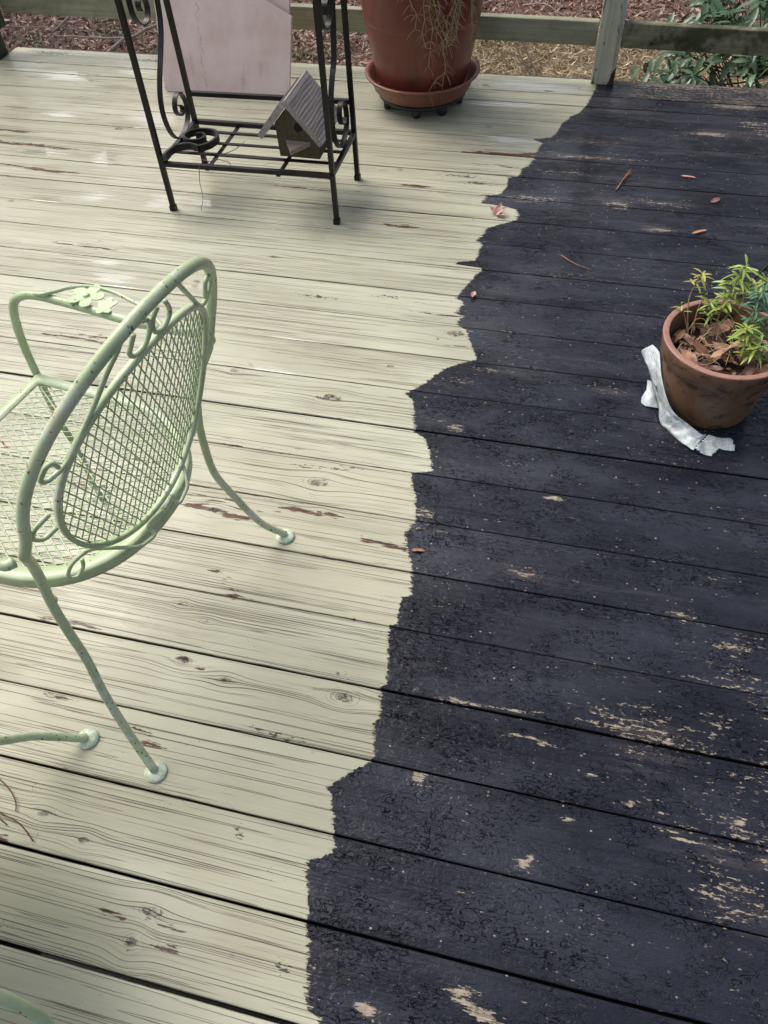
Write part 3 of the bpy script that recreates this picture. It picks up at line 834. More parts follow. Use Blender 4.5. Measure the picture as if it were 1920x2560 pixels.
def leaf_mat(name, c1, c2, rough, spec=0.5, tr=0.0):
    g = G(name)
    o = g.sep(g.obj())
    rib = g.ss(g.m('ABSOLUTE', o[1]), 0.0016, 0.0004)
    n = g.noise(g.obj(), 60.0, 2.0)
    c_ = g.mix(g.rnd(), c1, c2)
    c_ = g.mix(g.mul(g.ss(n, 0.4, 0.7), 0.35), c_, tuple(q * .6 for q in c1))
    c_ = g.mix(g.mul(rib, 0.35), c_, tuple(min(1, q * 1.8 + .02) for q in c2))
    return g.out(c_, rough, None, spec=spec)


BUSH_LEAF = leaf_mat('glossy evergreen leaf', (0.055, 0.110, 0.052), (0.150, 0.235, 0.125), 0.30)
BUSH_WOOD = twig_mat('bush bark', (0.04, 0.03, 0.025), (0.10, 0.08, 0.06))
lm = [leaf_mesh('leaf', 0.115, 0.036, d, BUSH_LEAF, fo) for d, fo in ((.12, .25), (.3, .3), (.02, .35), (.45, .2))]
bush = thing('evergreen_bush', 'glossy dark green evergreen bush below the railing at the right', 'bush', (1.15, 4.9, GZ))


def place_leaf(name, me, parent, loc, d, roll, sc):
    o = bpy.data.objects.new(name, me)
    COL.objects.link(o)
    o.parent = parent
    d = Vector(d).normalized()
    s_ = Vector((0, 0, 1)).cross(d)
    s_ = s_.normalized() if s_.length > 1e-3 else Vector((1, 0, 0))
    u = d.cross(s_)
    s2 = s_ * math.cos(roll) + u * math.sin(roll)
    u = d.cross(s2)
    mm = Matrix((d, s2, u)).transposed().to_4x4()
    o.matrix_local = Matrix.Translation(Vector(loc)) @ mm @ Matrix.Scale(sc, 4)
    return o


bw = MB()
rs = random.Random(5)
base = Vector((1.15, 4.9, GZ))
cx_, cy_, cz_ = 1.30, 4.95, -0.80
tips = []
tries = 0
while len(tips) < 430 and tries < 60000:
    tries += 1
    th_ = rs.uniform(R(140), R(335)); el = rs.uniform(R(-35), R(85))
    k = rs.uniform(.72, 1.03)
    nv = Vector((math.cos(th_) * math.cos(el), math.sin(th_) * math.cos(el), math.sin(el)))
    p = Vector((cx_ + 1.06 * k * nv.x, cy_ + 1.0 * k * nv.y, cz_ + .92 * k * nv.z))
    if p.y < 3.72 or p.x > 1.9 or any((p - q).length < 0.062 for q, _ in tips):
        continue
    tips.append((p, nv))
HUBS = []
for k in range(16):
    th_ = rs.uniform(R(150), R(340)); el = rs.uniform(R(0), R(80)); q = .45
    h_ = Vector((cx_ + q * math.cos(th_) * math.cos(el), cy_ + q * math.sin(th_) * math.cos(el), cz_ + q * math.sin(el)))
    HUBS.append(h_)
    st = base + Vector((rs.uniform(-.15, .15), rs.uniform(-.15, .15), 0))
    path = spline([st, st.lerp(h_, .5) + Vector((rs.uniform(-.1, .1), rs.uniform(-.1, .1), 0)), h_], 4)
    bw.tube([p - base for p in path], [.016 - .008 * i / (len(path) - 1) for i in range(len(path))], 6)


def seen(p):
    v = p - Vector((0, 0, CAM_H))
    return max(abs(v.dot(cr) / v.dot(fw)) / .50, abs(v.dot(cu) / v.dot(fw)) / .663)


tips.sort(key=lambda t: (seen(t[0]) > 1.03, (t[0] - Vector((0, 0, CAM_H))).length))
nl = 0
leafstuff = []
for q, nrm_ in tips:
    st = min(HUBS, key=lambda h: (h - q).length)
    path = spline([st, st.lerp(q, .6) + Vector((0, 0, -.05)), q], 3)
    bw.tube([p - base for p in path], [.006 - .0042 * i / (len(path) - 1) for i in range(len(path))], 4)
    ax = (nrm_ * .7 + Vector((0, 0, .5)) + Vector((rs.gauss(0, .3), rs.gauss(0, .3), 0))).normalized()
    side = ax.orthogonal().normalized(); oth = ax.cross(side)
    nn = rs.randint(6, 8)
    a0 = rs.uniform(0, 6.28)
    for k in range(nn):
        a = a0 + k * 2 * math.pi / nn + rs.uniform(-.3, .3)
        d = (side * math.cos(a) + oth * math.sin(a)) + ax * rs.uniform(.0, .8) + Vector((0, 0, -.15))
        sc = rs.uniform(.70, 1.10)
        at_ = q - base - ax * rs.uniform(0, .05)
        if nl < 296:
            place_leaf('leaf', rs.choice(lm), bush, at_, d, rs.uniform(-.6, .6), sc)
            nl += 1
        else:
            leafstuff.append((at_, d, sc))
bw.build('stem', BUSH_WOOD, bush)
if leafstuff:
    b = MB()
    src = [tuple(v.co) for v in lm[0].vertices]; srf = [tuple(p.vertices) for p in lm[0].polygons]
    for q, d, sc in leafstuff:
        d = d.normalized(); s_ = Vector((0, 0, 1)).cross(d).normalized(); u = d.cross(s_)
        b.raw([(q + (d * x + s_ * y + u * z) * sc)[:] for x, y, z in src], srf)
    b.build('leaf_mass', BUSH_LEAF, bush, True, kind='stuff')


# ------------------------------------------------------------------ painted iron chair
def chair_paint():
    g = G('worn mint green enamel')
    p = g.obj()
    n = g.noise(p, 14.0, 4.0, 0.65); n2 = g.noise(p, 55.0, 4.0, 0.7); n3 = g.noise(p, 5.0, 2.0)
    col = g.mix(g.ss(n, 0.3, 0.7), (0.38, 0.475, 0.27), (0.49, 0.58, 0.37))
    worn = g.ss(g.add(g.mul(n2, 0.5), g.mul(n3, 0.6)), 0.575, 0.66)
    col = g.mix(g.mul(worn, 0.75), col, (0.60, 0.60, 0.53))
    yel = g.ss(g.add(n3, g.mul(g.sub(n, 0.5), 0.5)), 0.62, 0.72)
    col = g.mix(g.mul(yel, 0.45), col, (0.50, 0.47, 0.22))
    rust = g.ss(g.add(n2, g.mul(g.sub(n, 0.5), 0.6)), 0.685, 0.73)
    col = g.mix(rust, col, g.mix(g.noise(p, 120.0, 2.0), (0.10, 0.03, 0.012), (0.36, 0.14, 0.05)))
    z = g.sep(p)[2]
    lowm = g.ss(z, 0.44, 0.05)
    v = g.vor(g.xyz(g.sep(p)[0], g.sep(p)[1], g.mul(z, .45)), 140.0)
    mil = g.mul(g.ss(g.add(v[0], g.mul(g.sub(n2, .5), .5)), 0.24, 0.12), g.ss(g.add(g.noise(p, 22.0, 3.0), g.mul(lowm, 0.17)), 0.54, 0.62))
    col = g.mix(g.mul(mil, 0.9), col, (0.022, 0.024, 0.016))
    return g.out(col, g.mixf(rust, 0.38, 0.8), g.bump(n2, 0.25, 0.0008), spec=0.5)


PAINT = chair_paint()
fg = G('chalky worn foot enamel')
_fn = fg.noise(fg.obj(), 90.0, 4.0, 0.7)
FOOTP = fg.out(fg.mix(fg.ss(_fn, .40, .62), (0.42, 0.55, 0.36), (0.70, 0.71, 0.62)), 0.4, fg.bump(_fn, .3, .001))
TH, OFF, CURV, T0, EA, EB, NE, T1, WH, HH = .317, .032, 1.047, .192, .177, .205, 2.08, .203, .221, .263


def bk(s, t, lift=0.0):
    """point on the curved, reclined back; +x is forward, +y the sitter's right, t up the back"""
    return Vector((OFF - t * math.sin(TH) + CURV * s * s + lift, s, .45 + t * math.cos(TH)))


def seat_outline(n=90, off=0.0):
    """D shape: straight front, rounded back (points counter-clockwise), off = inset"""
    w = .212 - off; fr = .462 - off; bk_ = .024 + off
    pts = []
    cx = .24
    for i in range(n + 1):
        a = math.pi / 2 + math.pi * i / n
        c_, s_ = math.cos(a), math.sin(a)
        e = 2 / 2.25
        pts.append((cx + (cx - bk_) * math.copysign(abs(c_) ** e, c_), w * math.copysign(abs(s_) ** e, s_)))
    wf = .200 - off
    pts += [(fr - .004, -wf), (fr, -wf + .004), (fr, wf - .004), (fr - .004, wf)]
    return pts


def make_chair():
    root = thing('patio_chair', 'mint green wrought iron armchair with round mesh back and scrolled frame', 'chair')
    # seat rim: top band and outer skirt
    zt = .428
    o_ = seat_outline(80, 0.0); i_ = seat_outline(80, 0.024); n = len(o_)
    b = MB()
    rings = [[(x, y, zt - .022) for x, y in o_], [(x, y, zt - .003) for x, y in o_]]
    o2 = seat_outline(80, .003)
    rings += [[(x, y, zt) for x, y in o2], [(x, y, zt) for x, y in i_], [(x, y, zt - .003) for x, y in i_], [(x, y, zt - .005) for x, y in o2], [(x, y, zt - .022) for x, y in o2]]
    for rg in rings: b.v += rg
    m = len(rings)
    for k in range(m):
        k2 = (k + 1) % m
        for i in range(n):
            j = (i + 1) % n
            b.f.append((k * n + i, k * n + j, k2 * n + j, k2 * n + i))
    b.build('seat_rim', PAINT, root, False).data.shade_smooth()
    # expanded metal seat
    inner = [Vector((x, y)) for x, y in seat_outline(60, .018)]

    def inside(p):
        c_ = False
        for i in range(len(inner)):
            a, q = inner[i], inner[i - 1]
            if (a.y > p[1]) != (q.y > p[1]) and p[0] < (q.x - a.x) * (p[1] - a.y) / (q.y - a.y) + a.x:
                c_ = not c_
        return c_
    DXm, DYm = .0285, .0158

    def lattice(test, dx, dy, r, x0, x1, y0, y1, fn, sides=4):
        bb = MB()
        for fam in (1, -1):
            nk = int((x1 - x0) / dx + (y1 - y0) / dy) + 4
            for k in range(-nk, nk):
                run = []
                steps = int((y1 - y0) / (dy / 2)) + 1
                for s_ in range(steps + 1):
                    y = y0 + s_ * dy / 2
                    x = x0 + (k + fam * s_ * 0.5) * dx
                    if x0 - dx < x < x1 + dx and test((x, y)):
                        run.append(fn(x, y, s_))
                    else:
                        if len(run) > 1: bb.tube(run, r, sides, caps=False)
                        run = []
                if len(run) > 1: bb.tube(run, r, sides, caps=False)
        return bb
    lattice(inside, DXm, DYm, .00155, .02, .47, -.215, .215, lambda x, y, s_: (x, y, zt - .006 + .0008 * (s_ % 2) - .010 * math.exp(-((x - .24) ** 2 + y * y) / .03))).build('seat_mesh', PAINT, root)
    # hoop that becomes the rear legs
    path = []
    legL = [(-.018, -.287, .012), (.028, -.265, .07), (.069, -.240, .17), (.088, -.221, .25), (.096, -.2145, .34), (.095, -.2105, .415), (.077, -.211, .50), (.056, -.219, .56)]
    rleg = [(.022, .289, .012), (.060, .262, .07), (.098, .243, .17), (.112, .226, .25), (.104, .2145, .34), (.095, .2105, .415), (.077, .211, .50), (.056, .219, .56)]
    for p in spline(legL, 5)[:-1]: path.append(p)
    for i in range(8):
        k = 1 - i / 8
        s_ = -(WH + (.229 - WH) * k ** 1.5); t = T1 + (.153 - T1) * k
        path.append(bk(s_, t))
    for i in range(41):
        a = math.pi - math.pi * i / 40
        path.append(bk(WH * math.cos(a), T1 + HH * math.sin(a)))
    for i in range(1, 9):
        k = i / 8
        path.append(bk(WH + (.229 - WH) * k ** 1.5, T1 + (.153 - T1) * k))
    for p in list(reversed(spline(rleg, 5)))[1:]: path.append(p)
    nleg = len(spline(legL, 5)) - 1
    # hoop and the two legs as separate parts
    MB().tube(path[nleg - 1:len(path) - nleg + 1], .0082, 12, caps=True).build('back_hoop', PAINT, root)
    for sl_ in (path[:nleg + 1], path[len(path) - nleg - 1:]):
        lg = MB().tube(sl_, .0078, 12).build('leg', PAINT, root)
        ft = sl_[0] if sl_[0].z < sl_[-1].z else sl_[-1]
        MB().lathe([(0, .011), (.010, .0105), (.016, .0088), (.0205, .006), (.0215, .003), (.0205, .0005), (0, .0005)], 20, (ft.x, ft.y, 0)).build('foot', FOOTP, lg)
    # oval ring and mesh of the back
    ring = []
    for i in range(72):
        a = 2 * math.pi * i / 72
        c_, s_ = math.cos(a), math.sin(a)
        ring.append(bk(EA * math.copysign(abs(c_) ** (2 / NE), c_), T0 + EB * math.copysign(abs(s_) ** (2 / NE), s_)))
    MB().tube(ring, .0, 4, closed=True, flat=(.0036, .0044), up=(0.95, 0, .3)).build('back_ring', PAINT, root)
    SH = -.10
    lattice(lambda p: abs((p[0] + SH * (p[1] - T0)) / EA) ** NE + abs((p[1] - T0) / EB) ** NE < 1.0, .0135, .0385, .0013, -.24, .24, T0 - .215, T0 + .215,
            lambda x, y, s_: bk(x + SH * (y - T0), y, .004 + .0006 * (s_ % 2))).build('back_mesh', PAINT, root)
    # scrolls between ring and hoop
    def scroll(pts, r=.0034):
        MB().tube(spline([bk(s_, t, .0) for s_, t in pts], 6), r, 8).build('scroll', PAINT, root)
    scroll([(-.044, .438), (-.050, .421), (-.052, .413), (-.046, .403), (-.033, .401), (-.022, .406), (-.015, .420), (-.015, .433), (-.022, .444), (-.029, .448)])
    scroll([(.0, .447), (-.008, .437), (-.009, .421), (-.003, .408), (.010, .402), (.020, .405), (.027, .414), (.025, .427), (.016, .444)])
    scroll([(-.064, .452), (-.070, .434), (-.087, .412), (-.106, .378), (-.133, .332), (-.147, .309), (-.161, .295), (-.175, .290), (-.182, .289), (-.189, .297), (-.181, .316), (-.172, .317), (-.166, .302)])
    scroll([(.041, .455), (.083, .397), (.125, .344), (.153, .328), (.168, .335), (.180, .348), (.161, .368), (.147, .368), (.151, .337)])
    for s0_ in (.203, -.203):
        scroll([(s0_ * .93, .215), (s0_ * 1.03, .200), (s0_ * 1.05, .180), (s0_ * .99, .165), (s0_ * .90, .172)])
    for sg in (-1, 1):
        low = [bk(sg * a, t) for a, t in [(.150, .046), (.150, .023), (.160, .005), (.172, .016), (.173, .037), (.165, .055), (.147, .061)]]
        low += [Vector(p) for p in [(.052, sg * .119, .475), (.043, sg * .103, .462), (.016, sg * .072, .440), (.012, sg * .055, .433), (.010, sg * .037, .431), (.015, sg * .034, .434), (.020, sg * .036, .442), (.016, sg * .028, .454), (.006, sg * .010, .462), (.012, 0, .448)]]
        MB().tube(spline([p + Vector((0, -.010, 0)) for p in low], 6), .0032, 8).build('scroll', PAINT, root)
    # arms running down into the front legs
    armR = [(.043, .243, .597), (.052, .252, .596), (.068, .250, .600), (.105, .230, .611), (.182, .214, .620), (.256, .213, .622), (.325, .213, .622), (.379, .210, .622), (.408, .206, .616),
            (.428, .202, .602), (.440, .200, .580), (.450, .200, .550), (.459, .201, .515), (.468, .203, .47)]
    flR = [(.468, .203, .47), (.472, .204, .42), (.478, .206, .36), (.481, .208, .30), (.480, .210, .22), (.480, .213, .14), (.488, .218, .07), (.502, .226, .012)]
    for sg in (1, -1):
        MB().tube(spline([(a, sg * s_, c_) for a, s_, c_ in armR], 6), .0080, 12).build('armrest', PAINT, root)
        lg = MB().tube(spline([(a, sg * s_, c_) for a, s_, c_ in flR], 6), .0076, 12).build('leg', PAINT, root)
        MB().lathe([(0, .011), (.010, .0105), (.016, .0088), (.0205, .006), (.0215, .003), (.0205, .0005), (0, .0005)], 20, (.502, sg * .226, 0)).build('foot', FOOTP, lg)
        arc = [(.372, .206, .630), (.352, .206, .634), (.335, .222, .634), (.318, .240, .634), (.290, .256, .632), (.245, .260, .630), (.205, .252, .630), (.165, .243, .629), (.129, .226, .626), (.108, .214, .622)]
        MB().tube(spline([(a, sg * s_, c_) for a, s_, c_ in arc], 5), .0036, 8).build('arm_scroll', PAINT, root)
        # flower and leaf cut from sheet
        fb = MB()
        fc_ = (.278, .231)
        def petal(cx, cy, ang, ln, wd, zz):
            pts = [(0, -.006), (ln * .35, -wd * .42), (ln * .7, -wd * .5), (ln * .95, -wd * .28), (ln, 0), (ln * .95, wd * .28), (ln * .7, wd * .5), (ln * .35, wd * .42), (0, .006)]
            tp = [(cx + x * math.cos(ang) - y * math.sin(ang), sg * (cy + x * math.sin(ang) + y * math.cos(ang)), zz + .05 * x) for x, y in pts]
            k_ = len(tp)
            fb.raw(tp + [(a_, b_, c_ - .0015) for a_, b_, c_ in tp], [tuple(range(k_)), tuple(range(2 * k_ - 1, k_ - 1, -1))] + [(i, (i + 1) % k_, k_ + (i + 1) % k_, k_ + i) for i in range(k_)])
        for k in range(5):
            petal(fc_[0], fc_[1], R(20 + 72 * k), .033, .022, .632 + .0004 * k)
        for an, ln in ((R(150), .020), (R(195), .024), (R(95), .028), (R(130), .030), (R(60), .020), (R(245), .018)):
            petal(.236, .216, an, ln, .013, .6315 + .0003 * ln)
        fb.lathe([(0, .006), (.005, .005), (.008, .0)], 10, (fc_[0], sg * fc_[1], .632))
        fb.build('flower', PAINT, root, False)
        # small weld blobs where the arm and rim meet the leg
        MB().lathe([(0, .008), (.007, .005), (.008, 0), (.006, -.006), (0, -.007)], 10, (.094, sg * .207, .418)).build('weld', PAINT, root)
    return root


def copy_tree(o, parent=None):
    c_ = o.copy()
    COL.objects.link(c_)
    c_.parent = parent
    for ch in o.children:
        copy_tree(ch, c_)
    return c_


A0 = 0.118; A1 = 0.993
HEAD = R(169.04)
chair = make_chair()
chair.location = (-.553, .677, 0)
chair.rotation_euler = (0, 0, 0)
# the model's +y is the sitter's right: mirror-free frame (x forward, y right) means flipping y for a right-handed world
for ch in list(chair.children_recursive):
    if ch.type == 'MESH' and not ch.data.get('flip'):
        for v in ch.data.vertices: v.co.y = -v.co.y
        ch.data.flip_normals()
        ch.data['flip'] = 1
chair.rotation_euler = (0, 0, HEAD)
tag(chair, 'mint green iron armchair with oval mesh back and scrolls at left')
TC = Vector((-1.02, .03, 0))
tbl = thing('patio_table', 'low green iron table cut off by the left frame edge, bowed legs with disc feet', 'table', TC)
legs_t = [[(-.746, .423, .012), (-.756, .414, .022), (-.773, .405, .040), (-.790, .394, .060), (-.808, .380, .085), (-.825, .347, .135), (-.835, .29, .24), (-.85, .24, .36), (-.88, .17, .445)],
          [(-.375, -.165, .012), (-.40, -.13, .06), (-.43, -.08, .15), (-.452, -.042, .23), (-.473, -.010, .30), (-.500, .000, .355), (-.535, .004, .405), (-.60, .01, .435), (-.72, .02, .445)],
          [(-1.30, -.36, .012), (-1.27, -.33, .06), (-1.24, -.29, .15), (-1.21, -.24, .26), (-1.19, -.20, .36), (-1.14, -.12, .445)],
          [(-1.50, .30, .012), (-1.46, .27, .06), (-1.41, .24, .15), (-1.36, .21, .26), (-1.31, .18, .36), (-1.22, .12, .445)]]
for lp_ in legs_t:
    q = [Vector(p) - TC for p in spline(lp_, 5)]
    lg = MB().tube(q, .0078, 12).build('leg', PAINT, tbl)
    MB().lathe([(0, .011), (.010, .0105), (.016, .0088), (.0205, .006), (.0215, .003), (.0205, .0005), (0, .0005)], 20, (q[0].x, q[0].y, 0)).build('foot', FOOTP, lg)
MB().lathe([(0, .447), (.36, .447), (.366, .450), (.366, .466), (.36, .469), (0, .469)], 56).build('table_top', PAINT, tbl)


# ------------------------------------------------------------------ black iron plant stand
def iron():
    g = G('black wrought iron')
    n = g.noise(g.obj(), 35.0, 4.0, 0.7); n2 = g.noise(g.obj(), 9.0, 2.0)
    c_ = g.mix(g.ss(n2, 0.4, 0.7), (0.0055, 0.0052, 0.0060), (0.014, 0.011, 0.0105))
    c_ = g.mix(g.mul(g.ss(n, 0.60, 0.72), 0.6), c_, (0.060, 0.028, 0.016))
    return g.out(c_, 0.40, g.bump(n, 0.3, 0.001), spec=0.32)


IRON = iron()
stand = thing('plant_stand', 'tall black wrought iron plant stand with scrolls, birdhouse on its low shelf', 'plant stand', (-1.045, 2.39, 0))
SO = Vector((-1.045, 2.39, 0))


def sp(p): return Vector(p) - SO


XL, XR, YF, YB, ZS = -1.337, -.755, 2.240, 2.540, .165
for lx, ly in ((XL, YF), (XR + .003, YF + .012), (XL, YB), (XR, YB)):
    b = MB().tube([sp((lx, ly, .0)), sp((lx, ly, .018))], .0, flat=(.010, .010), up=(0, 1, 0))
    b.tube([sp((lx, ly, .006)), sp((lx * .99 - .01, ly + .01 if ly < 2.4 else ly - .035, 1.5))], .0, flat=(.0075, .0075), up=(0, 1, 0))
    b.build('leg', IRON, stand, False)


def bar(name, a, c_, w=.007, h=.007, up=(0, 0, 1)):
    return MB().tube([sp(a), sp(c_)], 0, flat=(w, h), up=up).build(name, IRON, stand, False)


bar('shelf_bar', (XL, YF, ZS), (XR, YF + .012, ZS)); bar('shelf_bar', (XL, YB, ZS), (XR, YB, ZS))
bar('shelf_bar', (XL, YF, ZS), (XL, YB, ZS)); bar('shelf_bar', (XR, YF, ZS), (XR, YB, ZS))
for k, yy_ in enumerate((2.481, 2.406, 2.329)):
    bar('shelf_slat', (XL, yy_, ZS - .004), (XR, yy_ + .006, ZS - .004), .0065, .002)
bar('shelf_slat', (-1.178, YF, ZS - .0095), (-1.178, YB, ZS - .0095), .0065, .002)
bar('shelf_slat', (-.932, YF, ZS - .0095), (-.932, YB, ZS - .0095), .0065, .002)
bar('back_bar', (XL, YB - .006, .263), (XR, YB - .006, .270), .007, .007)
bar('top_bar', (XL + .01, YB - .03, 1.45), (XR, YB - .03, 1.45)); bar('top_bar', (XL, YF + .01, 1.45), (XR, YF + .02, 1.45))


def strip(pts, x, w=.0085, name='scroll'):
    MB().tube([sp((x, yy_, zz)) for yy_, zz in [p[:2] for p in spline([(a, c_, 0) for a, c_ in pts], 6)]], 0, flat=(w, .002), up=None).build(name, IRON, stand, True)


def strip3(pts, x, name='scroll'):
    q = spline([(x, a, c_) for a, c_ in pts], 6)
    b = MB()
    n = len(q)
    o = []
    for i in range(n):
        t = (q[min(i + 1, n - 1)] - q[max(i - 1, 0)]).normalized()
        nn = Vector((0, -t.z, t.y))
        for w_, h_ in ((-.0085, -.002), (.0085, -.002), (.0085, .002), (-.0085, .002)):
            b.v.append(sp(q[i] + Vector((w_, 0, 0)) + nn * h_)[:])
    for i in range(n - 1):
        for k in range(4):
            b.f.append((i * 4 + k, i * 4 + (k + 1) % 4, i * 4 + 4 + (k + 1) % 4, i * 4 + 4 + k))
    b.f += [(3, 2, 1, 0), tuple((n - 1) * 4 + k for k in range(4))]
    b.build(name, IRON, stand, False)


LSP = [(2.475, .85), (2.462, .70), (2.448, .56), (2.430, .50), (2.400, .455), (2.345, .385), (2.318, .335), (2.312, .285), (2.325, .235), (2.350, .200), (2.385, .182), (2.430, .188), (2.466, .209), (2.480, .243), (2.470, .279), (2.448, .302), (2.423, .304), (2.402, .287), (2.398, .263), (2.415, .243), (2.438, .240), (2.446, .255), (2.432, .268)]
RSP = [(2.475, .85), (2.45, .60), (2.420, .455), (2.383, .404), (2.358, .365), (2.347, .312), (2.346, .268), (2.363, .220), (2.402, .182), (2.447, .180), (2.489, .203), (2.503, .232), (2.499, .266), (2.474, .296), (2.442, .300), (2.426, .278), (2.433, .247), (2.460, .232), (2.480, .243)]
USP = [(2.30, .80), (2.286, .70), (2.283, .625), (2.286, .585), (2.306, .556), (2.334, .545), (2.360, .550), (2.377, .570), (2.376, .595), (2.358, .612), (2.336, .608), (2.328, .594), (2.334, .581)]
strip3(LSP, XL + .012); strip3(RSP, XR - .012)
strip3(USP, XL + .012); strip3([(a + .035, c_) for a, c_ in USP], XR - .012)
# flat spiral bracket lying on the shelf's left end
SCR = [(-1.321, 2.225), (-1.322, 2.258), (-1.314, 2.294), (-1.294, 2.320), (-1.266, 2.330), (-1.245, 2.324), (-1.229, 2.318)]
SCR2 = [(-1.229, 2.318), (-1.205, 2.342), (-1.192, 2.378), (-1.199, 2.412), (-1.226, 2.432), (-1.265, 2.433), (-1.296, 2.416), (-1.309, 2.388), (-1.297, 2.362), (-1.267, 2.353), (-1.240, 2.366), (-1.236, 2.390), (-1.251, 2.404), (-1.270, 2.397)]
b = MB()
for q in (SCR, SCR2):
    b.tube(spline([sp((x_, y_, ZS + .020)) for x_, y_ in q], 6), 0, flat=(.0045, .011), up=(0, 0, 1))
b.build('spiral_bracket', IRON, stand, False)
twigs('twig', [([(-1.165, 2.262, .176), (-1.145, 2.29, .18), (-1.10, 2.35, .185), (-1.09, 2.38, .19)], .0016, .001), ([(-1.165, 2.27, .176), (-1.11, 2.262, .18), (-1.085, 2.235, .178), (-1.072, 2.243, .176)], .0016, .001),
               ([(-1.195, 2.232, .174), (-1.203, 2.222, .13), (-1.206, 2.222, .07), (-1.222, 2.22, .02)], .0014, .0008), ([(-1.20, 2.27, .176), (-1.18, 2.255, .178), (-1.165, 2.262, .176)], .0014, .001)],
      TWIG_DARK, 'thin black vine twig caught on the stand shelf', 'twig')

# ------------------------------------------------------------------ birdhouse on the shelf
bh = thing('birdhouse', 'weathered grey wooden birdhouse with gable roof on the black shelf', 'birdhouse', (-.885, 2.335, ZS + .0075), R(-1.0))
BWD, BD, ZE, ZA = .064, .150, .105, .172       # half width at the bottom, depth, eave, apex
BT = .048
hv = []
for yq in (0.0, .018):
    hv += [(-.068, yq, 0), (.068, yq, 0), (.075, yq, .058), (-.0195, yq, .163), (-.071, yq, .107)]
mb = MB()
mb.raw(hv, [(4, 3, 2, 1, 0), (5, 6, 7, 8, 9)] + [(i, (i + 1) % 5, 5 + (i + 1) % 5, 5 + i) for i in range(5)])
mb.build('front_wall', BH_WALL, bh, False)
mb = MB()
mb.raw([(x_, y_ + BD, z_) for x_, y_, z_ in hv], [(4, 3, 2, 1, 0), (5, 6, 7, 8, 9)] + [(i, (i + 1) % 5, 5 + (i + 1) % 5, 5 + i) for i in range(5)])
mb.build('back_wall', BH_WALL, bh, False)
for sgn, (xb0, xt) in ((-1, (-.068, -.071)), (1, (.068, .075))):
    ti = -sgn * .014
    zt_ = .105 if sgn < 0 else .058
    mb = MB().raw([(xb0, .018, 0), (xb0 + ti, .018, 0), (xb0, BD, 0), (xb0 + ti, BD, 0), (xt, .018, zt_), (xt + ti, .018, zt_), (xt, BD, zt_), (xt + ti, BD, zt_)],
                  [(0, 1, 3, 2), (4, 6, 7, 5), (0, 4, 5, 1), (2, 3, 7, 6), (0, 2, 6, 4), (1, 5, 7, 3)])
    mb.build('side_wall', BH_WALL, bh, False)


def slab_poly(a, c_, th, y0_, y1_, n=1):
    """roof board between section points a and c_ (x,z), thickness up"""
    a = Vector((a[0], 0, a[1])); c_ = Vector((c_[0], 0, c_[1]))
    d = (c_ - a).normalized(); nn = Vector((-d.z, 0, d.x))
    if nn.z < 0: nn = -nn
    b = MB()
    vv = []
    for yq in (y0_, y1_):
        for p in (a, c_, c_ + nn * th, a + nn * th):
            vv.append((p.x, yq, p.z))
    b.raw(vv, [(0, 1, 2, 3), (7, 6, 5, 4), (0, 4, 5, 1), (1, 5, 6, 2), (2, 6, 7, 3), (3, 7, 4, 0)])
    return b


AP = (-.030, .178)
slab_poly((-.115, .059), (-.030, .158), .020, -.018, .185).build('roof', BH_ROOF, bh, False)
slab_poly((-.030, .178), (.079, .050), .020, -.022, .190).build('roof', BH_ROOF, bh, False)
# raised grain ridges of the front roof board
rd_ = MB()
d_ = Vector((.109, 0, -.128)).normalized(); nn = Vector((.128, 0, .109)).normalized()
for k in range(14):
    u = .012 + k * .0115
    p0 = Vector((AP[0] + .001, 0, AP[1])) + d_ * u + nn * .020
    rd_.tube([p0 + Vector((0, y_, 0)) + d_ * .0015 * math.sin(y_ * 40 + k) for y_ in np.linspace(-.030, .186, 12)], 0, flat=(.0036, .0012), up=nn)
rd_.build('roof_grain', BH_ROOF, bh, False)
hd_ = G('dark hole').out((0.006, 0.005, 0.004), 0.9)
MB().lathe([(0, 0), (.0145, 0), (.0145, -.001), (0, -.001)], 24).build('entrance_hole', hd_, bh, False)
ho = [o for o in bh.children if o.name.startswith('entrance_hole')][0]
ho.location = (.006, -.0008, .097); ho.rotation_euler = (R(90), 0, 0)
mb = MB().raw([(-.041, 0, .055), (.041, 0, .053), (-.014, -.040, .040), (-.041, 0, .043), (.041, 0, .041), (-.014, -.040, .026)],
              [(0, 2, 1), (3, 4, 5), (0, 3, 5, 2), (2, 5, 4, 1), (0, 1, 4, 3)])
mb.build('perch', BH_PERCH, bh, False)


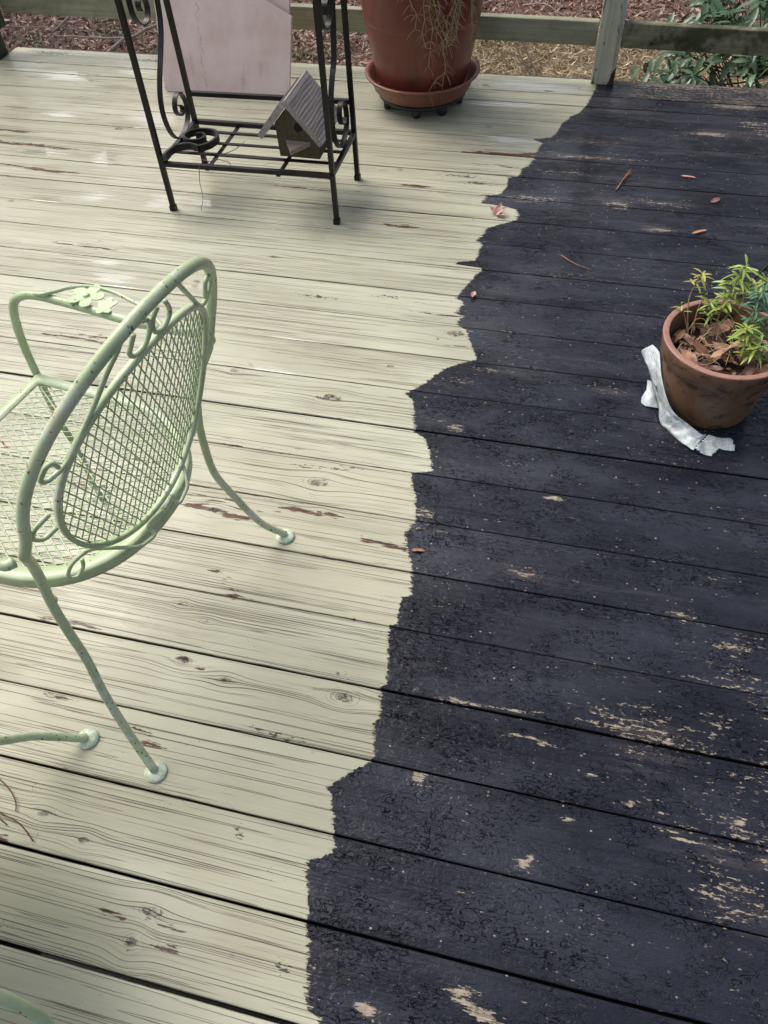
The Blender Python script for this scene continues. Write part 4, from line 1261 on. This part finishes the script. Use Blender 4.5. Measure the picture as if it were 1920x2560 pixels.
# ------------------------------------------------------------------ pink marble slabs leaning on the rail
def marble():
    g = G('pink marble')
    p = g.obj()
    n = g.noise(p, 7.0, 5.0, 0.6); n2 = g.noise(p, 60.0, 4.0, 0.7); n3 = g.noise(p, 2.5, 3.0)
    c_ = g.mix(g.ss(n, 0.3, 0.7), (0.70, 0.53, 0.49), (0.82, 0.67, 0.63))
    c_ = g.mix(g.mul(g.ss(n2, 0.55, 0.75), 0.4), c_, (0.82, 0.78, 0.79))
    x, y, z = g.sep(p)
    wv = g.add(x, g.mul(g.sub(g.noise(g.xyz(0.0, g.mul(z, 1.0), 0.0), 14.0, 5.0, 0.7), 0.5), 0.11))
    ve = g.mul(g.ss(g.m('ABSOLUTE', g.add(wv, 0.085)), 0.0030, 0.0003), g.ss(g.noise(p, 22.0, 2.0), 0.42, 0.60))
    ve2 = g.mul(g.ss(g.m('ABSOLUTE', g.add(wv, 0.27)), 0.003, 0.0006), g.ss(g.noise(p, 18.0, 2.0), 0.45, 0.6))
    c_ = g.mix(g.mul(g.mx(ve, ve2), 0.65), c_, (0.22, 0.15, 0.15))
    c_ = g.mix(g.mul(g.ss(n3, 0.60, 0.75), 0.35), c_, (0.52, 0.32, 0.22))
    c_ = g.mix(g.mul(g.ss(g.noise(g.xyz(x, y, g.mul(z, .3)), 20.0, 3.0), 0.6, 0.75), 0.3), c_, (0.34, 0.26, 0.27))
    return g.out(c_, 0.5, g.bump(n2, 0.2, 0.001))


MARBLE = marble()


def prism(pts, th):
    n = len(pts)
    b = MB()
    b.raw([(x_, 0, z_) for x_, z_ in pts] + [(x_, th, z_) for x_, z_ in pts],
          [tuple(range(n)), tuple(range(2 * n - 1, n - 1, -1))] + [(i, n + i, n + (i + 1) % n, (i + 1) % n) for i in range(n)])
    return b


sl1 = prism([(-.262, 0), (-.270, .010), (-.262, .21), (-.24, .8), (.02, .8), (.08, .395), (.14, .360), (.21, .325), (.303, .277), (.274, .004), (.271, 0)], .020)
o = sl1.build('marble_slab', MARBLE, None, False, label='pink marble slab with clipped upper corner leaning behind the black stand', cat='stone slab')
o.location = (-1.478, 3.128, .0015); o.rotation_euler = (R(-13.5), 0, R(3.2))
sl2 = prism([(-.22, 0), (-.20, .9), (.34, .9), (.262, 0)], .020)
o = sl2.build('marble_slab', MARBLE, None, False, label='second pale marble slab standing behind the clipped one', cat='stone slab')
o.location = (-1.478, 3.158, .0015); o.rotation_euler = (R(-13.0), 0, R(3.2))


# ------------------------------------------------------------------ big glazed pot in saucer on a wheeled caddy
def plastic_terracotta(name, c1, c2, dirt, rough):
    g = G(name)
    p = g.obj()
    n = g.noise(p, 4.0, 4.0, 0.6); n2 = g.noise(p, 26.0, 5.0, 0.7)
    x, y, z = g.sep(p)
    c_ = g.mix(g.ss(n, 0.3, 0.7), c1, c2)
    st = g.noise(g.xyz(g.mul(x, 3.0), g.mul(y, 3.0), g.mul(z, .7)), 6.0, 4.0, 0.65)
    c_ = g.mix(g.mul(g.ss(st, 0.5, 0.72), 0.6), c_, dirt)
    c_ = g.mix(g.mul(g.ss(n2, 0.60, 0.75), 0.45), c_, tuple(q * .35 for q in dirt))
    return g.out(c_, g.mixf(g.ss(n2, 0.4, 0.7), rough, rough + .2), g.bump(n2, 0.15, 0.001))


POTC = plastic_terracotta('red brown pot', (0.125, 0.027, 0.018), (0.180, 0.044, 0.029), (0.070, 0.030, 0.016), 0.30)
SAUC = plastic_terracotta('red brown saucer', (0.15, 0.046, 0.030), (0.22, 0.080, 0.055), (0.075, 0.035, 0.02), 0.36)
BLACKP = G('black plastic').out((0.012, 0.012, 0.013), 0.45)
PX, PY = -.650, 3.178
cad = thing('plant_caddy', 'low black wheeled plant caddy under the big pot saucer', 'plant caddy', (PX, PY, 0))
MB().lathe([(0, .036), (.172, .036), (.175, .039), (.175, .044), (.172, .047), (0, .047)], 40).build('platform', BLACKP, cad, True)
for k, an in enumerate((R(-88), R(-47), R(0), R(45), R(90), R(150), R(215))):
    w_ = MB()
    rx, ry = .150 * math.cos(an), .150 * math.sin(an)
    w_.tube([(-.013, 0, 0), (-.010, 0, 0), (.010, 0, 0), (.013, 0, 0)], [.016, .0205, .0205, .016], 18)
    wo_ = w_.build('wheel', BLACKP, cad, True)
    wo_.location = (rx, ry, .0208); wo_.rotation_euler = (0, 0, an * 1.7)
sa = MB().lathe([(0, .048), (.165, .048), (.180, .053), (.192, .068), (.203, .098), (.208, .110), (.216, .113), (.222, .1155), (.226, .119), (.2255, .1235), (.220, .1255), (.213, .1245), (.209, .1215), (.200, .112), (.188, .080), (.172, .062), (0, .060)], 64, (PX, PY, 0))
sa.build('saucer', SAUC, None, True, label='terracotta red saucer holding the big brown pot', cat='saucer')
pot = thing('plant_pot', 'large red brown planter in a saucer at the far deck edge', 'pot', (PX, PY, .0605))
MB().lathe([(0, 0), (.150, 0), (.160, .004), (.166, .018), (.176, .045), (.193, .12), (.207, .19), (.2165, .25), (.2175, .256), (.2200, .259), (.2215, .266), (.231, .36), (.245, .50), (.257, .505), (.262, .53), (.258, .545), (.238, .545), (.225, .48), (.2, .40), (0, .40)], 72).build('pot_wall', POTC, pot)
soilm = G('potting soil')
_n = soilm.noise(soilm.obj(), 60.0, 5.0, 0.7)
SOIL = soilm.out(soilm.mix(_n, (0.012, 0.008, 0.006), (0.075, 0.045, 0.03)), 0.95, soilm.bump(_n, 1.0, 0.01))
MB().lathe([(0, .505), (.12, .502), (.226, .49)], 40).build('soil', SOIL, pot)
# dead trailing plant over the rim
DRY = twig_mat('dry straw stems', (0.26, 0.17, 0.08), (0.58, 0.46, 0.27))
dry = thing('dead_plant', 'dry straw coloured dead plant trailing down the front of the big pot', 'plant', (PX, PY, .56))
rs = random.Random(21)
potr = lambda z: float(np.interp(z, [0, .045, .12, .25, .36, .50], [.155, .176, .193, .217, .231, .246]))
for br_ in range(13):
    an0 = R(rs.uniform(-78, -34)) if br_ < 9 else R(rs.uniform(-105, -5))
    b = MB()
    pts = []
    an = an0
    zend = rs.uniform(.04, .26) if br_ < 5 else rs.uniform(.20, .38)
    zz = .545
    first = [(.19 * math.cos(an), .19 * math.sin(an), .52), (.255 * math.cos(an), .255 * math.sin(an), .562), (.275 * math.cos(an), .275 * math.sin(an), .535)]
    pts = [Vector(p) for p in first]
    while zz > zend:
        zz -= rs.uniform(.025, .05)
        an += rs.gauss(0, .06)
        rr_ = potr(zz) + rs.uniform(.006, .02)
        pts.append(Vector((rr_ * math.cos(an), rr_ * math.sin(an), zz)))
    path = spline(pts, 4)
    b.tube(path, .0010, 5)
    for p in pts[3:]:
        for q in range(rs.randint(2, 6)):
            d = Vector((rs.gauss(0, 1), rs.gauss(0, 1), rs.gauss(-.5, .8))).normalized()
            out_ = Vector((p.x, p.y, 0)).normalized()
            if d.dot(out_) < .1: d = d - out_ * (d.dot(out_) - rs.uniform(.1, .5))
            d.normalize()
            l = rs.uniform(.015, .05)
            e_ = p + d * l + Vector((0, 0, -.3 * l))
            b.tube(spline([p, p + d * l * .5, e_], 3), [.0007, .0007, .0006, .0006, .0005, .0004, .0003], 4)
    for v_ in range(len(b.v)):
        b.v[v_] = (b.v[v_][0], b.v[v_][1], b.v[v_][2] - .4995)
    b.build('dead_stem', DRY, dry)


# ------------------------------------------------------------------ terracotta flowerpot with plant
def clay():
    g = G('mossy terracotta')
    p = g.obj()
    x, y, z = g.sep(p)
    n = g.noise(p, 9.0, 5.0, 0.65); n2 = g.noise(p, 70.0, 4.0, 0.7)
    c_ = g.mix(g.ss(n, 0.3, 0.7), (0.165, 0.080, 0.042), (0.240, 0.135, 0.080))
    c_ = g.mix(g.mul(g.ss(g.noise(p, 5.0, 3.0), 0.45, 0.65), 0.5), c_, (0.120, 0.080, 0.036))
    c_ = g.mix(g.mul(g.ss(n2, 0.6, 0.72), 0.35), c_, (0.36, 0.22, 0.16))
    dm = g.ss(g.noise(g.xyz(x, y, g.mul(z, 2.0)), 26.0, 5.0, 0.75), 0.535, 0.64)
    under = g.mul(g.ss(z, .105, .145), g.ss(z, .156, .150))
    dm = g.m('MINIMUM', 1.0, g.add(dm, g.mul(under, g.ss(g.noise(p, 30.0, 3.0, .7), .42, .6))))
    c_ = g.mix(g.mul(dm, 0.85), c_, (0.022, 0.014, 0.010))
    sp_ = g.vor(p, 190.0)
    c_ = g.mix(g.mul(g.ss(sp_[0], 0.26, 0.16), g.mul(g.ss(g.noise(p, 12.0, 2.0), 0.40, 0.54), 0.95)), c_, (0.015, 0.012, 0.010))
    top = g.ss(z, .1975, .2025)
    c_ = g.mix(g.mul(top, 0.65), c_, (0.36, 0.19, 0.16))
    return g.out(c_, g.mixf(g.ss(n, .4, .7), .36, .6), g.bump(g.add(n2, g.mul(dm, -.5)), 0.3, 0.0015))


CLAY = clay()
QX, QY = .413, 1.606
fp = thing('flower_pot', 'worn terracotta flowerpot full of dead leaves and a leggy green plant', 'pot', (QX, QY, 0.0005))
MB().lathe([(0, 0), (.104, 0), (.110, .003), (.112, .010), (.1335, .146), (.1345, .150), (.1425, .1515), (.1445, .1535), (.1498, .196), (.1500, .2005), (.1498, .2025), (.1487, .2036), (.1470, .204), (.1375, .204), (.1358, .2036), (.1348, .2022), (.1345, .200), (.1330, .192), (.130, .150), (.126, .12), (0, .12)], 72).build('pot_wall', CLAY, fp)
MB().lathe([(0, .146), (.06, .145), (.10, .138), (.129, .134)], 36).build('soil', SOIL, fp)


def dead_leaf_mat(name, c1, c2):
    g = G(name)
    n = g.noise(g.obj(), 45.0, 4.0, 0.65)
    c_ = g.mix(g.rnd(), c1, c2)
    c_ = g.mix(g.mul(g.ss(n, 0.45, 0.7), 0.5), c_, tuple(q * .35 for q in c1))
    rib = g.ss(g.m('ABSOLUTE', g.sep(g.obj())[1]), 0.0012, 0.0003)
    c_ = g.mix(g.mul(rib, .4), c_, tuple(min(1, q * 1.5) for q in c2))
    return g.out(c_, 0.45, g.bump(n, .4, .001))


DEADLEAF = dead_leaf_mat('dead laurel leaf', (0.19, 0.085, 0.050), (0.43, 0.245, 0.155))
DEADDARK = dead_leaf_mat('dark rotting leaf', (0.055, 0.026, 0.019), (0.22, 0.115, 0.085))
PINKLEAF = dead_leaf_mat('pinkish dead leaf', (0.38, 0.19, 0.17), (0.50, 0.28, 0.24))
dl = [leaf_mesh('dead_leaf', .085, .027, d, mt, fo, 6, w) for d, fo, w, mt in ((.1, .5, .12, DEADLEAF), (-.25, .35, .15, DEADLEAF), (.3, .7, .1, DEADDARK), (-.1, .6, .2, DEADDARK))]
rs = random.Random(3)
# the seven large dry leaves that can be told apart, then a bed of smaller ones
big = [(-.075, -.060, .160, 120, 0, 1.0, 'rust brown dry leaf at the left inside the terracotta pot'),
       (-.045, -.040, .162, 150, 1, 1.05, 'tan curled dry leaf left of centre in the terracotta pot'),
       (-.005, -.030, .166, 20, 1, 1.0, 'long tan dry leaf in the middle of the terracotta pot'),
       (-.015, .065, .165, 45, 0, 1.15, 'pale brown dry leaf leaning on the far inside of the terracotta pot'),
       (-.055, -.075, .158, -30, 2, .9, 'dark curled leaf low at the front left of the terracotta pot'),
       (.075, -.085, .160, 15, 0, 1.0, 'orange brown leaf at the right front of the terracotta pot'),
       (.045, -.095, .158, 60, 3, .9, 'dark upright leaf near the front rim of the terracotta pot')]
for x_, y_, z_, an, mi, sc, lb in big:
    a = R(an)
    o = place_leaf('dead_leaf', dl[mi], None, (QX + x_ - .03 * math.cos(a), QY + y_ - .03 * math.sin(a), z_ + .004), (math.cos(a), math.sin(a), rs.uniform(.05, .35)), rs.uniform(-.5, .5), sc)
    tag(o, lb, 'leaf', group='dry leaves in the terracotta pot')
bed = MB()
srcs = [([tuple(v.co) for v in m_.vertices], [tuple(p.vertices) for p in m_.polygons]) for m_ in dl]
for k in range(130):
    a = rs.uniform(0, 6.28); rr_ = .118 * math.sqrt(rs.random()); an = rs.uniform(0, 6.28)
    d = Vector((math.cos(an), math.sin(an), rs.uniform(-.25, .5))).normalized()
    s_ = Vector((0, 0, 1)).cross(d).normalized(); u = d.cross(s_)
    rl = rs.uniform(-.7, .7); s2 = s_ * math.cos(rl) + u * math.sin(rl); u2 = d.cross(s2)
    q = Vector((rr_ * math.cos(a), rr_ * math.sin(a), .146 + rs.uniform(-.004, .012)))
    sc = rs.uniform(.3, .8)
    vv, ff = rs.choice(srcs)
    pv = [q + (d * (x_ - .04) + s2 * y_ + u2 * z_) * sc for x_, y_, z_ in vv]
    if max(math.hypot(p.x, p.y) for p in pv) < .128:
        bed.raw([(p + Vector((QX, QY, 0)))[:] for p in pv], ff)
bo = bed.build('leaf_bed', DEADDARK, None, True, label='bed of dark dead leaves filling the terracotta pot', kind='stuff')
bo.data.materials.append(DEADLEAF)
nf = len(srcs[0][1])
bo.data.polygons.foreach_set('material_index', np.array([1 if ((k // nf) * 7919 % 5) < 2 else 0 for k in range(len(bo.data.polygons))], dtype=np.int32))
vine = MB()
for k in range(26):
    a = rs.uniform(0, 6.28); rr_ = .11 * math.sqrt(rs.random()); an = rs.uniform(0, 6.28); l = rs.uniform(.03, .09)
    p = Vector((rr_ * math.cos(a), rr_ * math.sin(a), .160 + rs.uniform(0, .015)))
    pts = [p, p + Vector((math.cos(an), math.sin(an), rs.uniform(0, .9))) * l * .5, p + Vector((math.cos(an + .7), math.sin(an + .7), rs.uniform(-.2, .6))) * l]
    if all(math.hypot(q.x, q.y) < .126 for q in pts):
        vine.tube([q + Vector((QX, QY, 0)) for q in spline(pts, 4)], .0008, 5)
vine.build('dry_stems', DRY, None, True, label='tangled tan dry stems among the dead leaves in the terracotta pot', kind='stuff')
# living plant
pl = thing('green_plant', 'leggy lime and blue green plant growing in the terracotta pot', 'plant', (QX, QY, .15))
PLO = Vector((QX, QY, .15))
LIME = leaf_mat('lime green leaf', (0.13, 0.215, 0.035), (0.30, 0.37, 0.075), 0.42)
BLUEG = leaf_mat('blue green leaf', (0.045, 0.125, 0.060), (0.11, 0.225, 0.115), 0.42)
YELL = leaf_mat('yellowing leaf', (0.33, 0.29, 0.06), (0.30, 0.34, 0.09), 0.42)
STEM = twig_mat('tan woody stem', (0.24, 0.15, 0.075), (0.42, 0.31, 0.17))
GSTEM = G('green stem').out((0.20, 0.28, 0.07), 0.5)
lms = {k: [leaf_mesh('leaf', .035, .0076, d, mt, .4, 6) for d in (.35, .8, .1)] for k, mt in (('l', LIME), ('b', BLUEG), ('y', YELL))}


def shoot(pts, kind, nleaf, lo=.35, sc=(.7, 1.15), wood=.5, r=.0016, up=.35):
    path = spline([Vector(p) - PLO for p in pts], 8)
    n = len(path)
    MB().tube(path, [r * (1.25 - .8 * i / (n - 1)) for i in range(n)], 6).build('stem', STEM if wood > .4 else GSTEM, pl)
    for k in range(nleaf):
        t = lo + (1 - lo) * (k + 1) / nleaf
        p = path[min(n - 1, int(t * (n - 1)))]
        a = k * 2.4 + rs.uniform(-.4, .4)
        d = Vector((math.cos(a), math.sin(a), up + rs.uniform(-.35, .35)))
        place_leaf('leaf', rs.choice(lms[kind]), pl, p, d, rs.uniform(-.4, .4), rs.uniform(*sc))


shoot([(.392, 1.650, .150), (.390, 1.668, .22), (.400, 1.675, .29), (.412, 1.683, .350)], 'l', 54, .40, (.75, 1.25))
shoot([(.398, 1.655, .150), (.372, 1.675, .21), (.362, 1.680, .245)], 'l', 26, .45, (.6, 1.0))
shoot([(.400, 1.660, .20), (.425, 1.675, .265), (.462, 1.672, .315), (.482, 1.668, .315)], 'l', 42, .35, (.7, 1.1), .0)
shoot([(.335, 1.665, .150), (.322, 1.690, .20), (.318, 1.708, .235), (.326, 1.716, .275), (.333, 1.722, .292)], 'y', 16, .62, (.6, .95))
shoot([(.335, 1.665, .150), (.318, 1.682, .19), (.300, 1.690, .225)], 'y', 4, .6, (.5, .8))
shoot([(.342, 1.670, .150), (.345, 1.700, .21), (.352, 1.704, .250)], 'y', 5, .6, (.4, .7))
shoot([(.455, 1.600, .150), (.455, 1.612, .22), (.450, 1.620, .285), (.452, 1.626, .325)], 'b', 54, .45, (.65, 1.05))
shoot([(.458, 1.600, .150), (.478, 1.605, .22), (.486, 1.608, .270)], 'b', 34, .45, (.65, 1.05))
shoot([(.455, 1.580, .150), (.447, 1.572, .20), (.440, 1.570, .245), (.436, 1.572, .262)], 'l', 28, .35, (.8, 1.25), .6, .0018)
shoot([(.460, 1.575, .150), (.465, 1.550, .20), (.468, 1.540, .240)], 'l', 32, .35, (.8, 1.25), .6, .0018)
shoot([(.462, 1.575, .150), (.492, 1.560, .20), (.510, 1.560, .245)], 'b', 14, .4, (.8, 1.2))
shoot([(.395, 1.65, .150), (.37, 1.69, .18), (.345, 1.68, .19), (.33, 1.655, .175)], 'y', 0)
shoot([(.43, 1.62, .150), (.39, 1.64, .185), (.36, 1.63, .18), (.345, 1.61, .165)], 'y', 0)
MB().tube([(.430, 1.735, .155), (.449, 1.756, .25), (.490, 1.772, .315), (.56, 1.79, .40)], .0038, 8).build('rod', BLACKP, None, True, label='thin black rod leaning out of the terracotta pot', cat='rod')


# ------------------------------------------------------------------ newspaper under the pot
def paper_mat():
    g = G('wet newsprint')
    u = g.attr('pu'); v = g.attr('pv')
    p = g.pos()
    n = g.noise(p, 30.0, 4.0, 0.6)
    c_ = g.mix(g.ss(n, 0.3, 0.7), (0.40, 0.46, 0.47), (0.55, 0.60, 0.61))
    line = g.ss(g.m('SINE', g.mul(v, 6.2832)), 0.25, 0.6)
    wd = g.ss(g.noise(g.xyz(g.mul(u, 260.0), g.mul(g.m('FLOOR', v), 7.7), 0.0), 1.0, 2.0), 0.42, 0.52)
    blk = g.ss(g.attr('ink'), .45, .55)
    c_ = g.mix(g.mul(g.mul(line, wd), g.mul(blk, 0.70)), c_, (0.09, 0.09, 0.10))
    sp_ = g.vor(p, 190.0)
    c_ = g.mix(g.mul(g.ss(sp_[0], 0.16, 0.10), g.ss(g.sep(sp_[1])[0], .55, .6)), c_, (0.06, 0.05, 0.05))
    c_ = g.mix(g.mul(g.ss(g.noise(p, 26.0, 3.0), .55, .7), .35), c_, (0.30, 0.26, 0.22))
    fv = g.vor(g.xyz(g.mul(g.sep(p)[0], 1.0), g.mul(g.sep(p)[1], .55), g.sep(p)[2]), 42.0, 'F1')[0]
    hh = g.add(g.mul(fv, 1.0), g.mul(g.noise(p, 70.0, 3.0), .25))
    return g.out(c_, 0.5, g.bump(hh, .75, .006))


PAPER = paper_mat()
left = [(.240, 1.696, .058), (.249, 1.680, .050), (.262, 1.640, .046), (.276, 1.595, .034), (.296, 1.552, .014), (.303, 1.500, .004), (.322, 1.476, .003), (.353, 1.443, .003), (.383, 1.414, .006)]
right = [(.264, 1.708, .078), (.278, 1.660, .095), (.280, 1.610, .100), (.286, 1.570, .090), (.303, 1.515, .072), (.328, 1.488, .050), (.368, 1.475, .030), (.400, 1.466, .014), (.417, 1.478, .004)]


def potrad(z): return float(np.interp(z, [0, .010, .150], [.110, .112, .134]))


pv, pf, pu_, pv2, ink = [], [], [], [], []
NL = 44; NW = 9
la = spline(left, 6); rb2 = spline(right, 6)
NL = len(la)
for i in range(NL):
    for j in range(NW):
        t = j / (NW - 1)
        q = la[i].lerp(rb2[i], t)
        tz = abs(((t * 2.6 + i * .018) % 1.0) - .5)
        cr_ = .012 * tz + .004 * math.sin(t * 7 + i * .11) + .004 * math.sin(t * 13 - i * .35) + .0025 * math.sin(i * 1.3)
        q = q + Vector((0, 0, cr_ * math.sin(math.pi * min(1, t * .9 + .1)) + .004 * t * (1 - t)))
        dv_ = Vector((q.x - QX, q.y - QY)); mn = potrad(max(q.z, 0)) + .004
        if dv_.length < mn:
            dv_ = dv_.normalized() * mn
            q.x, q.y = QX + dv_.x, QY + dv_.y
        q.z = max(q.z, .0018)
        pv.append(q[:]); pu_.append(i * .006); pv2.append(t * 14.0); ink.append(1.0 if (12 < i < 24 and t < .7) or (25 < i < 36 and .1 < t < .8) or (4 < i < 10 and .3 < t < .8) else 0.0)
for i in range(NL - 1):
    for j in range(NW - 1):
        a = i * NW + j
        pf.append((a, a + 1, a + NW + 1, a + NW))
# the flat printed corner in front of the pot
cor = [(.383, 1.415, .006), (.417, 1.479, .005), (.479, 1.472, .004), (.485, 1.431, .003), (.446, 1.431, .003), (.429, 1.406, .003), (.400, 1.404, .003)]
g0 = np.array(cor)
import mathutils.geometry as mg
nx, ny = 26, 20
U0, V0 = Vector((.100, -.004)), Vector((.004, .076))
idm = {}
def in_poly(p):
    c_ = False
    for i in range(len(cor)):
        a, q = cor[i], cor[i - 1]
        if (a[1] > p[1]) != (q[1] > p[1]) and p[0] < (q[0] - a[0]) * (p[1] - a[1]) / (q[1] - a[1]) + a[0]: c_ = not c_
    return c_
for i in range(nx):
    for j in range(ny):
        p = Vector((.381, 1.404)) + U0 * 1.06 * (i / (nx - 1)) + V0 * (j / (ny - 1))
        if in_poly(p):
            idm[(i, j)] = len(pv)
            zz = .0035 + .0022 * math.sin(i * .5 + j * .2) + .012 * math.exp(-(((p.x - .392) / .012) ** 2 + ((p.y - 1.44) / .03) ** 2))
            pv.append((p.x, p.y, max(.0018, zz))); pu_.append(p.x - p.y * .2); pv2.append((p.y + p.x * .12) / .0052); ink.append(1.0 if p.x > .395 and p.x < .472 else 0.0)
for (i, j) in list(idm):
    if all(k in idm for k in ((i + 1, j), (i, j + 1), (i + 1, j + 1))):
        pf.append((idm[(i, j)], idm[(i + 1, j)], idm[(i + 1, j + 1)], idm[(i, j + 1)]))
# the torn tab sticking out to the left
tab = [(.269, 1.650, .006), (.290, 1.640, .012), (.300, 1.590, .008), (.300, 1.548, .006), (.266, 1.554, .002), (.256, 1.565, .002), (.257, 1.585, .002), (.268, 1.615, .003)]
o_ = len(pv)
for q in tab:
    pv.append(q); pu_.append(0); pv2.append(0); ink.append(0)
pf.append(tuple(o_ + k for k in range(len(tab))))
pm = mesh('newspaper', pv, pf, PAPER, True, dict(pu=pu_, pv=pv2, ink=ink))
po = link('newspaper', pm, None, 'crumpled wet white newspaper tucked under the terracotta pot', 'newspaper')
sm = po.modifiers.new('thickness', 'SOLIDIFY'); sm.thickness = .0009; sm.offset = 1

# ------------------------------------------------------------------ small fallen bits on the boards
def bit(me, loc, an, lb, sc=1.0, tilt=0.0, roll=0.0, group=None, name='fallen_leaf', cat='leaf'):
    a = R(an)
    o = place_leaf(name, me, None, loc, (math.cos(a), math.sin(a), tilt), roll, sc)
    return tag(o, lb, cat, group=group)


pk = leaf_mesh('pink_leaf', .05, .022, -.15, PINKLEAF, .45, 5, .1)
pk2 = leaf_mesh('pink_leaf', .05, .011, .02, PINKLEAF, .3, 5, .05)
tan2 = leaf_mesh('tan_leaf', .055, .012, .02, dead_leaf_mat('orange tan strip', (.42, .20, .10), (.52, .28, .16)), .35, 5, .05)
ls = thing('fallen_leaf', 'dry pinkish three lobed leaf lying on the cream paint near the black edge', 'leaf', (-.239, 2.385, .004))
for an, sc, tl in ((75, .9, .35), (20, .85, .4), (130, .75, .2), (-20, .65, .15)):
    place_leaf('leaf_lobe', pk, ls, (0, 0, 0), (math.cos(R(an)), math.sin(R(an)), tl), 0.2, sc)
bit(pk2, (.355, 2.733, .004), -4, 'thin pink leaf strip on the black boards by the right frame edge', 1.0)
bit(pk, (.448, 2.575, .005), 30, 'small folded tan leaf on the black boards at far right', .7, .1, .6)
bit(tan2, (.388, 2.375, .004), 32, 'orange tan leaf strip beside a wide gap in the black boards', 1.0, .03)
bit(pk, (-.242, 1.955, .004), -88, 'small pink leaf standing on the paint boundary', .75, .02)
bit(dl[0], (-.228, .985, .004), 10, 'shiny rust red leaf scrap on the black paint beside the cream edge', .36, .05)
nd = MB()
for k in range(3):
    nd.tube(spline([(.140 + k * .003, 2.60 + k * .004, .004), (.161 + k * .001, 2.67, .007 + k * .002), (.184 + k * .003, 2.750 - k * .012, .005)], 5), .0011, 5)
NEED = twig_mat('pine needle', (0.20, 0.085, 0.04), (0.40, 0.20, 0.11))
nd.build('pine_needles', NEED, None, True, label='bundle of tan pine needles on the black boards', cat='needles')
MB().tube(spline([(-.005, 2.185, .005), (.022, 2.158, .007), (.050, 2.140, .006), (.092, 2.125, .004)], 5), [.0020 - .00007 * k for k in range(16)], 6).build('twig', NEED, None, True, label='curved reddish twig on the black boards mid deck', cat='twig')
nd = MB()
nd.tube(spline([(-.90, .285, .003), (-.842, .261, .005), (-.793, .25, .006), (-.754, .228, .003)], 6), .0012, 5)
nd.tube(spline([(-.90, .325, .003), (-.85, .305, .006), (-.822, .285, .005), (-.812, .268, .003)], 6), .0012, 5)
nd.tube(spline([(-.91, .295, .003), (-.86, .262, .005), (-.815, .243, .003)], 6), .0011, 5)
nd.build('pine_needles', twig_mat('brown needle', (.10, .04, .025), (.2, .09, .05)), None, True, label='brown pine needles on the cream boards at the left edge', cat='needles')
